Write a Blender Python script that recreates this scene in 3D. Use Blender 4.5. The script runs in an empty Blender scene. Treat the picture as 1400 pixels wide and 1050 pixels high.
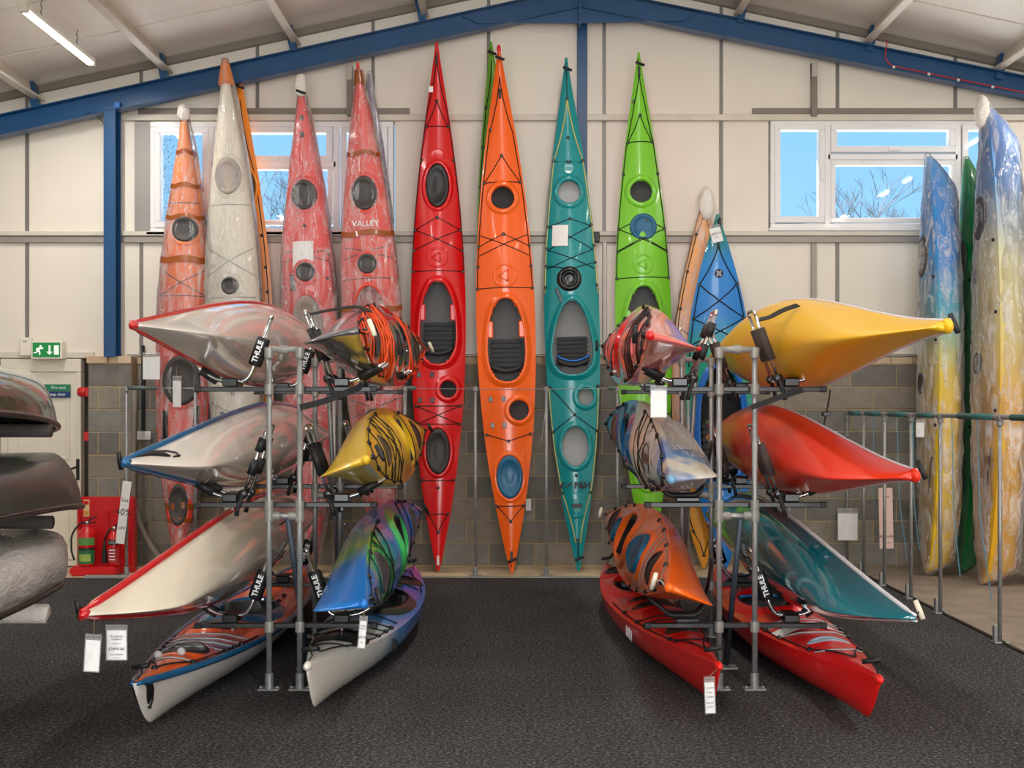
import bpy, bmesh, math, random
from mathutils import Vector, Matrix, noise
random.seed(7)
S = bpy.context.scene
COL = S.collection
PI = math.pi
F = 1650.0                      # focal length in pixels of the 1400 px wide photograph
CX, CY, EYE = 708.0, 553.0, 1.6

def at(px, py, Y):              # world point seen at a photograph pixel at depth Y
    return Vector(((px-CX)*Y/F, Y, EYE-(py-CY)*Y/F))
def xat(px, Y): return (px-CX)*Y/F
def zat(py, Y): return EYE-(py-CY)*Y/F

# ------------------------------------------------------------------ camera, world, lights, exposure
cam = bpy.data.objects.new('camera', bpy.data.cameras.new('camera'))
COL.objects.link(cam)
cam.location = (0, 0, EYE); cam.rotation_euler = (PI/2, 0, 0)
cam.data.sensor_width = 36; cam.data.lens = 36*F/1400
cam.data.shift_x = (700-CX)/1400; cam.data.shift_y = (CY-525)/1400
S.camera = cam

w = bpy.data.worlds.new('sky'); S.world = w; w.use_nodes = True
nt = w.node_tree; nt.nodes.clear()
tc = nt.nodes.new('ShaderNodeTexCoord'); sx = nt.nodes.new('ShaderNodeSeparateXYZ')
rp = nt.nodes.new('ShaderNodeValToRGB'); bg = nt.nodes.new('ShaderNodeBackground'); ou = nt.nodes.new('ShaderNodeOutputWorld')
rp.color_ramp.elements[0].position = 0.0; rp.color_ramp.elements[0].color = (.36, .70, .95, 1)
rp.color_ramp.elements[1].position = .45; rp.color_ramp.elements[1].color = (.14, .42, .90, 1)
nt.links.new(tc.outputs['Generated'], sx.inputs[0]); nt.links.new(sx.outputs['Z'], rp.inputs[0])
nt.links.new(rp.outputs[0], bg.inputs[0]); nt.links.new(bg.outputs[0], ou.inputs[0])
bg.inputs[1].default_value = 1.25

def area(name, loc, rot, sx_, sy_, e, col=(1, 1, 1)):
    l = bpy.data.lights.new(name, 'AREA'); l.shape = 'RECTANGLE'; l.size = sx_; l.size_y = sy_; l.energy = e; l.color = col
    o = bpy.data.objects.new(name, l); o.location = loc; o.rotation_euler = rot; COL.objects.link(o); return o
area('doorway_fill', (0.4, -5.0, 2.3), (PI/2+.22, 0, 0), 6.6, 4.0, 520, (1, .98, .96))  # fill lamp added in the unseen doorway, tilted up towards the ceiling
area('ceiling_fill', (0.4, -2.6, .12), (PI-.62, 0, 0), 7.0, 4.4, 620, (1, .97, .93))  # area lamp added behind the camera to brighten the ceiling
sun = bpy.data.lights.new('sun', 'SUN'); sun.energy = 8.0; sun.angle = .01; sun.color = (1, .95, .88)
so = bpy.data.objects.new('sun', sun); COL.objects.link(so); so.rotation_euler = Vector((.62, -.42, -.66)).to_track_quat('-Z', 'Y').to_euler()
for wx0, wx1 in ((-3.62, -1.28), (2.55, 4.75)):      # area lamps added below both end-wall windows to brighten the ceiling there
    area('window_fill', ((wx0+wx1)/2, 14.6, 1.7), (-PI/2-.75, 0, 0), 4.0, 2.6, 420, (.95, .97, 1))
LED_SPOTS = [(-3.89, 9.5, 4.71), (-3.89, 6.2, 4.71), (-3.89, 2.9, 4.71), (-3.89, -.4, 4.71),
             (5.35, 9.5, 4.71), (5.35, 6.2, 4.71), (5.35, 2.9, 4.71), (5.35, -.4, 4.71),
             (.62, 8.0, 5.55), (.62, 4.7, 5.55), (.62, 1.4, 5.55)]
for x, y, z in LED_SPOTS:
    area('led_light', (x, y+.75, z-.035), (0, 0, 0), .07, 1.46, 48, (1, .965, .92))
S.view_settings.view_transform = 'Standard'; S.view_settings.look = 'None'
S.view_settings.gamma = 1; S.view_settings.use_curve_mapping = False
S.view_settings.exposure = 0.0

# ------------------------------------------------------------------ materials
def lin(c):
    return tuple(((v/255)/12.92 if v/255 <= .04045 else ((v/255+.055)/1.055)**2.4) for v in c)
MATS = {}
def mat(name, col, rough=.5, metal=0, coat=0, spec=.5, bump=0, bscale=40, var=0, vscale=8, emit=0, aniso=None):
    if name in MATS: return MATS[name]
    m = bpy.data.materials.new(name); m.use_nodes = True; n = m.node_tree; b = n.nodes['Principled BSDF']
    c = lin(col); b.inputs['Base Color'].default_value = (*c, 1); b.inputs['Roughness'].default_value = rough
    b.inputs['Metallic'].default_value = metal; b.inputs['Coat Weight'].default_value = coat; b.inputs['Coat Roughness'].default_value = .06
    b.inputs['Specular IOR Level'].default_value = spec
    if bump or var:
        t = n.nodes.new('ShaderNodeTexCoord'); mp = n.nodes.new('ShaderNodeMapping'); n.links.new(t.outputs['Object'], mp.inputs[0])
        if aniso: mp.inputs['Scale'].default_value = aniso
    if var:
        z = n.nodes.new('ShaderNodeTexNoise'); z.inputs['Scale'].default_value = vscale; z.inputs['Detail'].default_value = 5
        n.links.new(mp.outputs[0], z.inputs[0]); r = n.nodes.new('ShaderNodeValToRGB')
        r.color_ramp.elements[0].position = .3; r.color_ramp.elements[1].position = .7
        r.color_ramp.elements[0].color = (*[max(0, v*(1-var)) for v in c], 1); r.color_ramp.elements[1].color = (*[min(1, v*(1+var)) for v in c], 1)
        n.links.new(z.outputs[0], r.inputs[0]); n.links.new(r.outputs[0], b.inputs['Base Color'])
    if bump:
        z = n.nodes.new('ShaderNodeTexNoise'); z.inputs['Scale'].default_value = bscale; z.inputs['Detail'].default_value = 4
        n.links.new(mp.outputs[0], z.inputs[0]); k = n.nodes.new('ShaderNodeBump'); k.inputs['Strength'].default_value = bump; k.inputs['Distance'].default_value = .02
        n.links.new(z.outputs[0], k.inputs['Height']); n.links.new(k.outputs[0], b.inputs['Normal'])
    if emit:
        b.inputs['Emission Color'].default_value = (*c, 1); b.inputs['Emission Strength'].default_value = emit
    MATS[name] = m; return m
def plastic(name, col, rough=.28, coat=.35): return mat(name, col, rough=rough, coat=coat, bump=.06, bscale=5)
def blend(name, stops, axis=0, lo=-2.5, hi=2.5, wob=.25, nscale=1.5, rough=.25, coat=.4, stretch=(1, 1, 1)):
    """plastic whose own colour changes along the boat: stops are (0..1, colour)"""
    if name in MATS: return MATS[name]
    m = bpy.data.materials.new(name); m.use_nodes = True; n = m.node_tree; b = n.nodes['Principled BSDF']
    b.inputs['Roughness'].default_value = rough; b.inputs['Coat Weight'].default_value = coat
    t = n.nodes.new('ShaderNodeTexCoord'); s = n.nodes.new('ShaderNodeSeparateXYZ'); n.links.new(t.outputs['Object'], s.inputs[0])
    mr = n.nodes.new('ShaderNodeMapRange'); mr.inputs[1].default_value = lo; mr.inputs[2].default_value = hi; n.links.new(s.outputs[axis], mr.inputs[0])
    mp = n.nodes.new('ShaderNodeMapping'); mp.inputs['Scale'].default_value = stretch; n.links.new(t.outputs['Object'], mp.inputs[0])
    z = n.nodes.new('ShaderNodeTexNoise'); z.inputs['Scale'].default_value = nscale; z.inputs['Detail'].default_value = 3; n.links.new(mp.outputs[0], z.inputs[0])
    a = n.nodes.new('ShaderNodeMath'); a.operation = 'SUBTRACT'; a.inputs[1].default_value = .5; n.links.new(z.outputs[0], a.inputs[0])
    q = n.nodes.new('ShaderNodeMath'); q.operation = 'MULTIPLY_ADD'; q.inputs[1].default_value = wob*2
    n.links.new(a.outputs[0], q.inputs[0]); n.links.new(mr.outputs[0], q.inputs[2])
    r = n.nodes.new('ShaderNodeValToRGB'); e = r.color_ramp.elements
    e[0].position = stops[0][0]; e[0].color = (*lin(stops[0][1]), 1); e[1].position = stops[-1][0]; e[1].color = (*lin(stops[-1][1]), 1)
    for p, c in stops[1:-1]:
        k = e.new(p); k.color = (*lin(c), 1)
    n.links.new(q.outputs[0], r.inputs[0]); n.links.new(r.outputs[0], b.inputs['Base Color'])
    MATS[name] = m; return m
def film(name, base=.05, amount=.42, stretch=(1.1, 4.5, 4.5), scale=3, col=(1, 1, 1), rough=.15, soft=.3, bump=.5, crease=.5):
    """thin clear packing film: see-through, with the highlights of its creases mixed in as milky white"""
    if name in MATS: return MATS[name]
    m = bpy.data.materials.new(name); m.use_nodes = True; n = m.node_tree; b = n.nodes['Principled BSDF']; o = n.nodes['Material Output']
    b.inputs['Base Color'].default_value = (*col, 1); b.inputs['Roughness'].default_value = rough; b.inputs['Specular IOR Level'].default_value = .9
    t = n.nodes.new('ShaderNodeTexCoord'); mp = n.nodes.new('ShaderNodeMapping'); mp.inputs['Scale'].default_value = stretch; n.links.new(t.outputs['Object'], mp.inputs[0])
    z = n.nodes.new('ShaderNodeTexNoise'); z.inputs['Scale'].default_value = scale; z.inputs['Detail'].default_value = 6; z.inputs['Distortion'].default_value = 1.2; n.links.new(mp.outputs[0], z.inputs[0])
    r = n.nodes.new('ShaderNodeMapRange'); r.inputs[1].default_value = .5; r.inputs[2].default_value = .5+soft; r.inputs[3].default_value = base; r.inputs[4].default_value = base+amount; r.clamp = True
    n.links.new(z.outputs[0], r.inputs[0])
    k = n.nodes.new('ShaderNodeBump'); k.inputs['Strength'].default_value = bump; k.inputs['Distance'].default_value = .03; n.links.new(z.outputs[0], k.inputs['Height']); n.links.new(k.outputs[0], b.inputs['Normal'])
    tr = n.nodes.new('ShaderNodeBsdfTransparent'); mx = n.nodes.new('ShaderNodeMixShader')
    fr = n.nodes.new('ShaderNodeFresnel'); fr.inputs[0].default_value = 1.5; n.links.new(k.outputs[0], fr.inputs['Normal'])
    ad = n.nodes.new('ShaderNodeMath'); ad.operation = 'ADD'; ad.use_clamp = True; n.links.new(r.outputs[0], ad.inputs[0]); n.links.new(fr.outputs[0], ad.inputs[1])
    cs = n.nodes.new('ShaderNodeMath'); cs.operation = 'SUBTRACT'; cs.inputs[1].default_value = .5; n.links.new(z.outputs[0], cs.inputs[0])
    ca = n.nodes.new('ShaderNodeMath'); ca.operation = 'ABSOLUTE'; n.links.new(cs.outputs[0], ca.inputs[0])
    cr = n.nodes.new('ShaderNodeMapRange'); cr.inputs[1].default_value = .012; cr.inputs[2].default_value = 0; cr.inputs[3].default_value = 0; cr.inputs[4].default_value = crease; cr.clamp = True; n.links.new(ca.outputs[0], cr.inputs[0])  # thin glints along the creases, painted as whiter film
    a2 = n.nodes.new('ShaderNodeMath'); a2.operation = 'ADD'; a2.use_clamp = True; n.links.new(ad.outputs[0], a2.inputs[0]); n.links.new(cr.outputs[0], a2.inputs[1])
    n.links.new(a2.outputs[0], mx.inputs[0]); n.links.new(tr.outputs[0], mx.inputs[1]); n.links.new(b.outputs[0], mx.inputs[2]); n.links.new(mx.outputs[0], o.inputs[0])
    MATS[name] = m; return m
def glass(name, tint=(1, 1, 1), refl=.06, bump=0):
    if name in MATS: return MATS[name]
    m = bpy.data.materials.new(name); m.use_nodes = True; n = m.node_tree; o = n.nodes['Material Output']; n.nodes.remove(n.nodes['Principled BSDF'])
    tr = n.nodes.new('ShaderNodeBsdfTransparent'); tr.inputs[0].default_value = (*tint, 1)
    g = n.nodes.new('ShaderNodeBsdfGlossy'); g.inputs['Roughness'].default_value = .02; mx = n.nodes.new('ShaderNodeMixShader'); mx.inputs[0].default_value = refl
    n.links.new(tr.outputs[0], mx.inputs[1]); n.links.new(g.outputs[0], mx.inputs[2])
    if bump:
        rf = n.nodes.new('ShaderNodeBsdfRefraction'); rf.inputs['Roughness'].default_value = .05; rf.inputs['IOR'].default_value = 1.35
        t = n.nodes.new('ShaderNodeTexCoord'); v = n.nodes.new('ShaderNodeTexVoronoi'); v.inputs['Scale'].default_value = 26; n.links.new(t.outputs['Object'], v.inputs[0])
        k = n.nodes.new('ShaderNodeBump'); k.inputs['Strength'].default_value = 1; k.inputs['Distance'].default_value = .02; n.links.new(v.outputs[0], k.inputs['Height']); n.links.new(k.outputs[0], rf.inputs['Normal'])
        m2 = n.nodes.new('ShaderNodeMixShader'); m2.inputs[0].default_value = .6; n.links.new(mx.outputs[0], m2.inputs[1]); n.links.new(rf.outputs[0], m2.inputs[2]); mx = m2
    n.links.new(mx.outputs[0], o.inputs[0]); MATS[name] = m; return m

BLACK = mat('black_rubber', (22, 22, 24), .55)
BLACKG = mat('black_plastic', (18, 18, 20), .3, coat=.2)
CORD = mat('black_cord', (16, 16, 18), .7)
GREYCORD = mat('grey_cord', (150, 152, 150), .6)
STEEL = mat('galvanised_steel', (150, 151, 150), .42, metal=.5, var=.12, vscale=30)
FITTING = mat('cast_fitting', (146, 145, 140), .5, metal=.35, var=.10, vscale=40)
CHROME = mat('polished_aluminium', (205, 206, 208), .22, metal=.95)
WHITE = mat('white_plastic', (232, 230, 224), .4)
PAPER = mat('white_paper', (238, 236, 232), .8)
INK = mat('printed_ink', (40, 40, 44), .8)
BLUEST = mat('blue_paint', (10, 70, 116), .4, coat=.15, var=.08, vscale=3)
FOAMGREY = mat('grey_foam', (72, 66, 64), .85, bump=.2, bscale=90)
TAPE = mat('brown_tape', (150, 78, 26), .25, coat=.4)
PFILM = film('clear_packing_film')
PFOAM = mat('white_foam', (235, 228, 220), .6, bump=.7, bscale=40)
SLEEVE = film('clear_plastic_sleeve', base=.10, amount=.15, stretch=(3, 3, 3), crease=0, bump=.1)

# ------------------------------------------------------------------ mesh helpers
def obj(name, bm_or_me, m=None, parent=None, smooth=False, matrix=None):
    if isinstance(bm_or_me, bmesh.types.BMesh):
        me = bpy.data.meshes.new(name); bm_or_me.to_mesh(me); bm_or_me.free()
        if smooth:
            me.shade_smooth()
        for mm in (m if isinstance(m, (list, tuple)) else [m]): me.materials.append(mm)
    else:
        me = bm_or_me
    o = bpy.data.objects.new(name, me); COL.objects.link(o)
    if parent: o.parent = parent
    if matrix is not None: o.matrix_local = matrix
    return o
def thing(name, label, cat, loc=(0, 0, 0), group=None, matrix=None):
    o = bpy.data.objects.new(name, None); COL.objects.link(o); o.location = loc; o.empty_display_size = .1
    if matrix is not None: o.matrix_world = matrix
    o['label'] = label; o['category'] = cat
    if group: o['group'] = group
    return o
def struct(name, bm, m, parent=None, smooth=False):
    o = obj(name, bm, m, parent, smooth)
    if parent is None: o['kind'] = 'structure'
    return o
def holder(name):               # an Empty of the setting that carries its pieces
    o = bpy.data.objects.new(name, None); COL.objects.link(o); o['kind'] = 'structure'; return o
def B(): return bmesh.new()
def box(bm, x0, x1, y0, y1, z0, z1, bev=0):
    M = Matrix.Translation(((x0+x1)/2, (y0+y1)/2, (z0+z1)/2)) @ Matrix.Diagonal((abs(x1-x0), abs(y1-y0), abs(z1-z0), 1))
    r = bmesh.ops.create_cube(bm, size=1, matrix=M)
    if bev:
        es = list({e for v in r['verts'] for e in v.link_edges})
        bmesh.ops.bevel(bm, geom=es, offset=bev, segments=1 if bev < .012 else 2, affect='EDGES')
    return bm
def frame_at(d):
    d = d.normalized(); u = Vector((0, 0, 1)) if abs(d.z) < .92 else Vector((1, 0, 0))
    a = d.cross(u).normalized(); return a, a.cross(d).normalized()
def tube(bm, pts, r, n=8, closed=False, caps=True, flat=None):
    pts = [Vector(p) for p in pts]; N = len(pts); rings = []
    rr = r if isinstance(r, (list, tuple)) else [r]*N
    a0 = None
    for i, p in enumerate(pts):
        if closed: d = (pts[(i+1) % N]-pts[i-1])
        else: d = pts[min(i+1, N-1)]-pts[max(i-1, 0)]
        if d.length < 1e-9: d = Vector((0, 0, 1))
        d.normalize()
        if a0 is None: a, b = frame_at(d)
        else:
            a = a0-d*a0.dot(d)
            if a.length < 1e-6: a, _ = frame_at(d)
            a.normalize(); b = a.cross(d).normalized()
        a0 = a
        rings.append([bm.verts.new(p+(a*math.cos(t*2*PI/n)+b*math.sin(t*2*PI/n))*rr[i]) for t in range(n)])
    for i in range(N if closed else N-1):
        A, C = rings[i], rings[(i+1) % N]
        for t in range(n): bm.faces.new((A[t], A[(t+1) % n], C[(t+1) % n], C[t]))
    if caps and not closed:
        bm.faces.new(rings[0][::-1]); bm.faces.new(rings[-1])
    bmesh.ops.recalc_face_normals(bm, faces=bm.faces[:]) if len(bm.faces) < 4000 else None
    return bm
def bend(pts, r=.05, k=5):      # rounds the corners of a polyline
    pts = [Vector(p) for p in pts]; out = [pts[0]]
    for i in range(1, len(pts)-1):
        p, a, c = pts[i], pts[i-1]-pts[i], pts[i+1]-pts[i]
        q = min(r, a.length*.49, c.length*.49); s, e = p+a.normalized()*q, p+c.normalized()*q
        for j in range(k+1):
            t = j/k; out.append(s*(1-t)**2+p*2*t*(1-t)+e*t*t)
    out.append(pts[-1]); return out
def lathe(bm, prof, n=24, M=Matrix()):
    rings = [[bm.verts.new(M @ Vector((r*math.cos(2*PI*t/n), r*math.sin(2*PI*t/n), z))) for t in range(n)] for r, z in prof]
    for A, C in zip(rings, rings[1:]):
        for t in range(n): bm.faces.new((A[t], A[(t+1) % n], C[(t+1) % n], C[t]))
    bm.faces.new(rings[0][::-1]); bm.faces.new(rings[-1]); return bm
def loft(bm, rings, caps=True, closed=True):
    R = [[bm.verts.new(p) for p in r] for r in rings]; n = len(R[0])
    for A, C in zip(R, R[1:]):
        for t in range(n if closed else n-1): bm.faces.new((A[t], A[(t+1) % n], C[(t+1) % n], C[t]))
    if caps:
        bm.faces.new(R[0][::-1]); bm.faces.new(R[-1])
    bmesh.ops.recalc_face_normals(bm, faces=bm.faces[:]); return bm
def poly(bm, pts2, depth, M=Matrix()):   # flat outline in local XY, extruded by depth along local Z
    a = [bm.verts.new(M @ Vector((x, y, 0))) for x, y in pts2]; b = [bm.verts.new(M @ Vector((x, y, depth))) for x, y in pts2]
    bm.faces.new(a[::-1]); bm.faces.new(b); n = len(a)
    for i in range(n): bm.faces.new((a[i], a[(i+1) % n], b[(i+1) % n], b[i]))
    bmesh.ops.recalc_face_normals(bm, faces=bm.faces[:]); return bm
def text(name, body, size, m, parent, M, ext=.001, align='CENTER', bold=0, shear=0, width=1):
    c = bpy.data.curves.new(name, 'FONT'); c.body = body; c.size = size; c.extrude = ext; c.align_x = align; c.align_y = 'CENTER'; c.resolution_u = 2; c.offset = bold; c.shear = shear
    t = bpy.data.objects.new(name, c); COL.objects.link(t)
    me = bpy.data.meshes.new_from_object(t.evaluated_get(bpy.context.evaluated_depsgraph_get()))
    bpy.data.objects.remove(t); bpy.data.curves.remove(c)
    if width != 1: me.transform(Matrix.Diagonal((width, 1, 1, 1)))
    me.materials.clear(); me.materials.append(m); me.name = name
    return obj(name, me, None, parent, matrix=M)
FRONT = Matrix.Rotation(PI/2, 4, 'X')     # text facing -Y (the aisle)

# ------------------------------------------------------------------ floor
YW = 12.0
carpet_m = mat('charcoal_carpet', (52, 50, 51), .95, spec=.1)
n = carpet_m.node_tree; b_ = n.nodes['Principled BSDF']; t_ = n.nodes.new('ShaderNodeTexCoord')
z1 = n.nodes.new('ShaderNodeTexNoise'); z1.inputs['Scale'].default_value = 52; z1.inputs['Detail'].default_value = 8; z1.inputs['Roughness'].default_value = .95
z2 = n.nodes.new('ShaderNodeTexNoise'); z2.inputs['Scale'].default_value = 1.3; z2.inputs['Detail'].default_value = 3
n.links.new(t_.outputs['Object'], z1.inputs[0]); n.links.new(t_.outputs['Object'], z2.inputs[0])
r1 = n.nodes.new('ShaderNodeValToRGB'); e = r1.color_ramp.elements
e[0].position = .38; e[0].color = (*lin((20, 18, 18)), 1); e[1].position = .64; e[1].color = (*lin((172, 168, 168)), 1); k = e.new(.52); k.color = (*lin((60, 59, 60)), 1)
mx = n.nodes.new('ShaderNodeMix'); mx.data_type = 'RGBA'; mx.blend_type = 'MULTIPLY'; mx.inputs[0].default_value = .5
r2 = n.nodes.new('ShaderNodeValToRGB'); r2.color_ramp.elements[0].position = .35; r2.color_ramp.elements[0].color = (.7, .66, .64, 1); r2.color_ramp.elements[1].position = .65; r2.color_ramp.elements[1].color = (1, 1, 1, 1)
n.links.new(z1.outputs[0], r1.inputs[0]); n.links.new(z2.outputs[0], r2.inputs[0]); n.links.new(r1.outputs[0], mx.inputs[6]); n.links.new(r2.outputs[0], mx.inputs[7]); n.links.new(mx.outputs[2], b_.inputs['Base Color'])
kb = n.nodes.new('ShaderNodeBump'); kb.inputs['Strength'].default_value = .08; kb.inputs['Distance'].default_value = .01; n.links.new(z1.outputs[0], kb.inputs['Height']); n.links.new(kb.outputs[0], b_.inputs['Normal'])
conc = mat('bare_concrete', (206, 186, 152), .85, bump=.25, bscale=30, var=.16, vscale=5)
conc2 = mat('grey_concrete', (142, 128, 114), .8, bump=.2, bscale=30, var=.2, vscale=4)
bm = B(); box(bm, -8, 8, -6, 12.4, -.2, -.014); struct('floor', bm, conc)
# carpet edge on the right follows the storage rail
RX = 3.235
bm = B(); poly(bm, [(-8, -6), (RX+.02, -6), (RX+.02, 11.97), (2.72, 11.97), (2.72, 11.16), (-8, 11.16)], .014, Matrix.Translation((0, 0, -.0139)))
struct('floor_carpet', bm, carpet_m)
bm = B(); box(bm, RX+.03, 8, -6, 12.0, -.0139, -.002); struct('floor_storage', bm, conc2)
bm = B(); box(bm, -2.9, 2.72, 11.15, 11.19, -.012, .006, .003); struct('trim_1', bm, mat('carpet_bar', (150, 148, 142), .4, metal=.7))
bm = B(); box(bm, RX-.0, RX+.03, 2, 11.97, -.012, .012, .003); struct('trim_2', bm, mat('dark_carpet_bar', (40, 40, 42), .4, metal=.5))
bm = B(); box(bm, -4.0, -2.7, 11.12, 11.2, -.012, .02, .003); struct('trim_3', bm, mat('grey_edge_strip', (150, 150, 144), .5))

# ------------------------------------------------------------------ back wall: blocks below, cladding above
blk = [mat('concrete_block', (133, 129, 121), .9, bump=.5, bscale=60, var=.14, vscale=9),
       mat('concrete_block_dark', (118, 114, 107), .9, bump=.5, bscale=60, var=.14, vscale=7),
       mat('concrete_block_warm', (140, 131, 117), .9, bump=.5, bscale=60, var=.14, vscale=7)]
mort = mat('sand_mortar', (182, 158, 118), .95, bump=.4, bscale=80)
wall = holder('wall_back')
XL, XR = -3.88, 7.6; PX0_ = -4.205
bm = B(); box(bm, PX0_+.01, XR, YW+.008, YW+.25, -.1, 2.08); obj('mortar_bed', bm, mort, wall)
def block_mesh(w_, h_, m_, d=.03):
    bm = B(); box(bm, -w_/2, w_/2, 0, d, 0, h_, .004); me = bpy.data.meshes.new('block'); bm.to_mesh(me); bm.free(); me.materials.append(m_); return me
BH = .222
full = [block_mesh(.44, .212, m_) for m_ in blk]
half = [block_mesh(.215, .212, m_) for m_ in blk]
for r in range(9):
    x = XL + (.225 if r % 2 else 0)
    if r % 2:
        o = obj('block', half[r % 3], None, wall); o.location = (XL+.1075, YW+random.uniform(-.003, .002), r*BH+.004)
    while x < 5.6:
        o = obj('block', random.choice(full), None, wall); o.location = (x+.22, YW+random.uniform(-.003, .002), r*BH+.004); x += .45
bri = [mat('buff_brick', (196, 166, 136), .85, bump=.3, bscale=60, var=.1), mat('buff_brick_pale', (206, 182, 152), .85, bump=.3, bscale=60, var=.1)]
cop = [block_mesh(.212, .068, m_, .05) for m_ in bri]
for i in range(44):
    o = obj('coping_brick', cop[(i*7//3) % 2], None, wall); o.location = (XL+.12+i*.2165, YW-.012, 2.002)
# pier by the door
pier = holder('wall_pier')
PX0, PX1, PY = -4.205, -3.775, 11.80
bm = B(); box(bm, PX0+.004, PX1-.004, PY+.006, YW+.2, -.1, 2.06); obj('mortar_bed', bm, mort, pier)
def pb(x0, x1, r):
    bm = B(); box(bm, x0+.005, x1-.005, PY, YW+.1, r*BH+.004, r*BH+.216, .004); obj('block', bm, blk[(r*2+int(x0*30)) % 3], pier)
for r in range(9):
    if r % 2 == 0: pb(PX0, PX1, r)
    else: pb(PX0, PX0+.1, r); pb(PX0+.1, PX0+.31, r); pb(PX0+.31, PX1, r)
for i in range(2):
    bm = B(); box(bm, PX0-.01+i*.222, PX0+.20+i*.226, PY-.015, YW+.1, 2.002, 2.072, .004); obj('coping_brick', bm, bri[i], pier)

clad = mat('white_cladding', (233, 224, 210), .42, spec=.4, bump=.04, bscale=3, var=.04, vscale=1.2)
joint = mat('grey_joint_strip', (128, 124, 118), .45, metal=.3)
cream = mat('cream_steel', (214, 205, 190), .45, var=.05, vscale=6)
greyst = mat('grey_steel', (134, 124, 114), .5, metal=.3)
RXG, RZG, SL = .62, 5.93, .2175            # ridge x, height of the ceiling at the ridge, slope
def roofz(x): return RZG-abs(x-RXG)*SL
bm = B(); box(bm, -8, 8, YW+.26, YW+.3, -.1, 3.28); box(bm, -8, 8, YW+.26, YW+.3, 4.44, 6.4)
W1 = (xat(205, YW), xat(538, YW), 3.30, 4.41); W2 = (xat(1053, YW), xat(1366, YW), 3.34, 4.42)
for a, c in ((-8, W1[0]), (W1[1], W2[0]), (W2[1], 8)): box(bm, a, c, YW+.26, YW+.3, 3.2, 4.5)
obj('outer_skin', bm, greyst, wall)
seams = [xat(p, YW) for p in (-279, -121, 37, 193, 352, 510, 668, 826, 986, 1145, 1306, 1464, 1622)]
def panel(x0, x1, z0, z1, slope=False):
    if x1-x0 < .03: return
    bm = B(); g = .016
    if not slope:
        box(bm, x0+g, x1-g, YW+.005, YW+.05, z0, z1, .004)
    else:
        xs = [x0+g, x1-g] + ([RXG] if x0 < RXG < x1 else [])
        xs.sort(); pts = [(x0+g, z0), (x1-g, z0)] + [(x, roofz(x)+.02) for x in reversed(xs)]
        poly(bm, pts, .045, Matrix.Translation((0, YW+.05, 0)) @ FRONT)
    obj('panel', bm, clad, wall)
for x0, x1 in zip(seams, seams[1:]):
    lo = 2.075
    if x1 < PX1: lo = 2.10
    panel(x0, x1, lo, 3.24)
    panel(x0, x1, 4.46, 5, True)
    segs = [(x0, x1)]
    for wx in (W1, W2):
        segs = [q for s in segs for q in ((s[0], min(s[1], wx[0])), (max(s[0], wx[1]), s[1])) if q[1]-q[0] > .02]
    for q in segs: panel(q[0], q[1], 3.30, 4.43)
def inwin(x): return W1[0] < x < W1[1] or W2[0] < x < W2[1]
for x in seams[1:-1]:
    bm = B()
    box(bm, x-.017, x+.017, YW-.004, YW+.05, 2.07, 3.23)
    if not inwin(x): box(bm, x-.017, x+.017, YW-.004, YW+.05, 3.3, 4.44)
    box(bm, x-.017, x+.017, YW-.004, YW+.05, 4.46, roofz(x))
    obj('joint_strip', bm, joint, wall)
T = [3]
def trim(x0, x1, y0, y1, z0, z1, m_, bev=.004):
    T[0] += 1; bm = B(); box(bm, x0, x1, y0, y1, z0, z1, bev); return struct('trim_%d' % T[0], bm, m_)
trim(-8, 8, YW-.05, YW+.0, 4.415, 4.475, cream)                 # upper rail
trim(-8, 8, YW-.055, YW-.0, 3.272, 3.315, cream)                # middle rail, cream upper lip
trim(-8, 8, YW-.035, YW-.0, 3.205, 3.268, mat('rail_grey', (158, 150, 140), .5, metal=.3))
trim(xat(190, 12), xat(560, 12), YW-.03, YW-.001, 4.478, 4.54, greyst)
trim(xat(1028, 12), 6, YW-.03, YW-.001, 4.478, 4.54, greyst)
trim(XL, 6, YW-.02, YW+.03, 2.074, 2.10, mat('rail_grey', (158, 150, 140)))
for px in (478, 1113):
    x = xat(px, 11.93); zt = zat(90 if px < 700 else 86, 11.93)
    trim(x-.028, x+.028, YW-.09, YW-.036, 4.45, zt, greyst)
    trim(x-.028, x+.028, YW-.093, YW-.036, zt-.14, zt-.0, mat('pale_bracket', (190, 180, 166), .5))
    trim(x-.006, x+.006, YW-.07, YW-.058, zt, roofz(x)-.5, greyst, 0)
x = xat(1113, 11.97); trim(x-.026, x+.026, YW-.03, YW, 2.1, 3.2, mat('rail_grey', (158, 150, 140)))
trim(xat(193, 12)-.06, xat(193, 12)+.1, YW-.02, YW+.02, 3.32, 4.41, mat('window_post', (150, 145, 140), .5, metal=.3))

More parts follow.
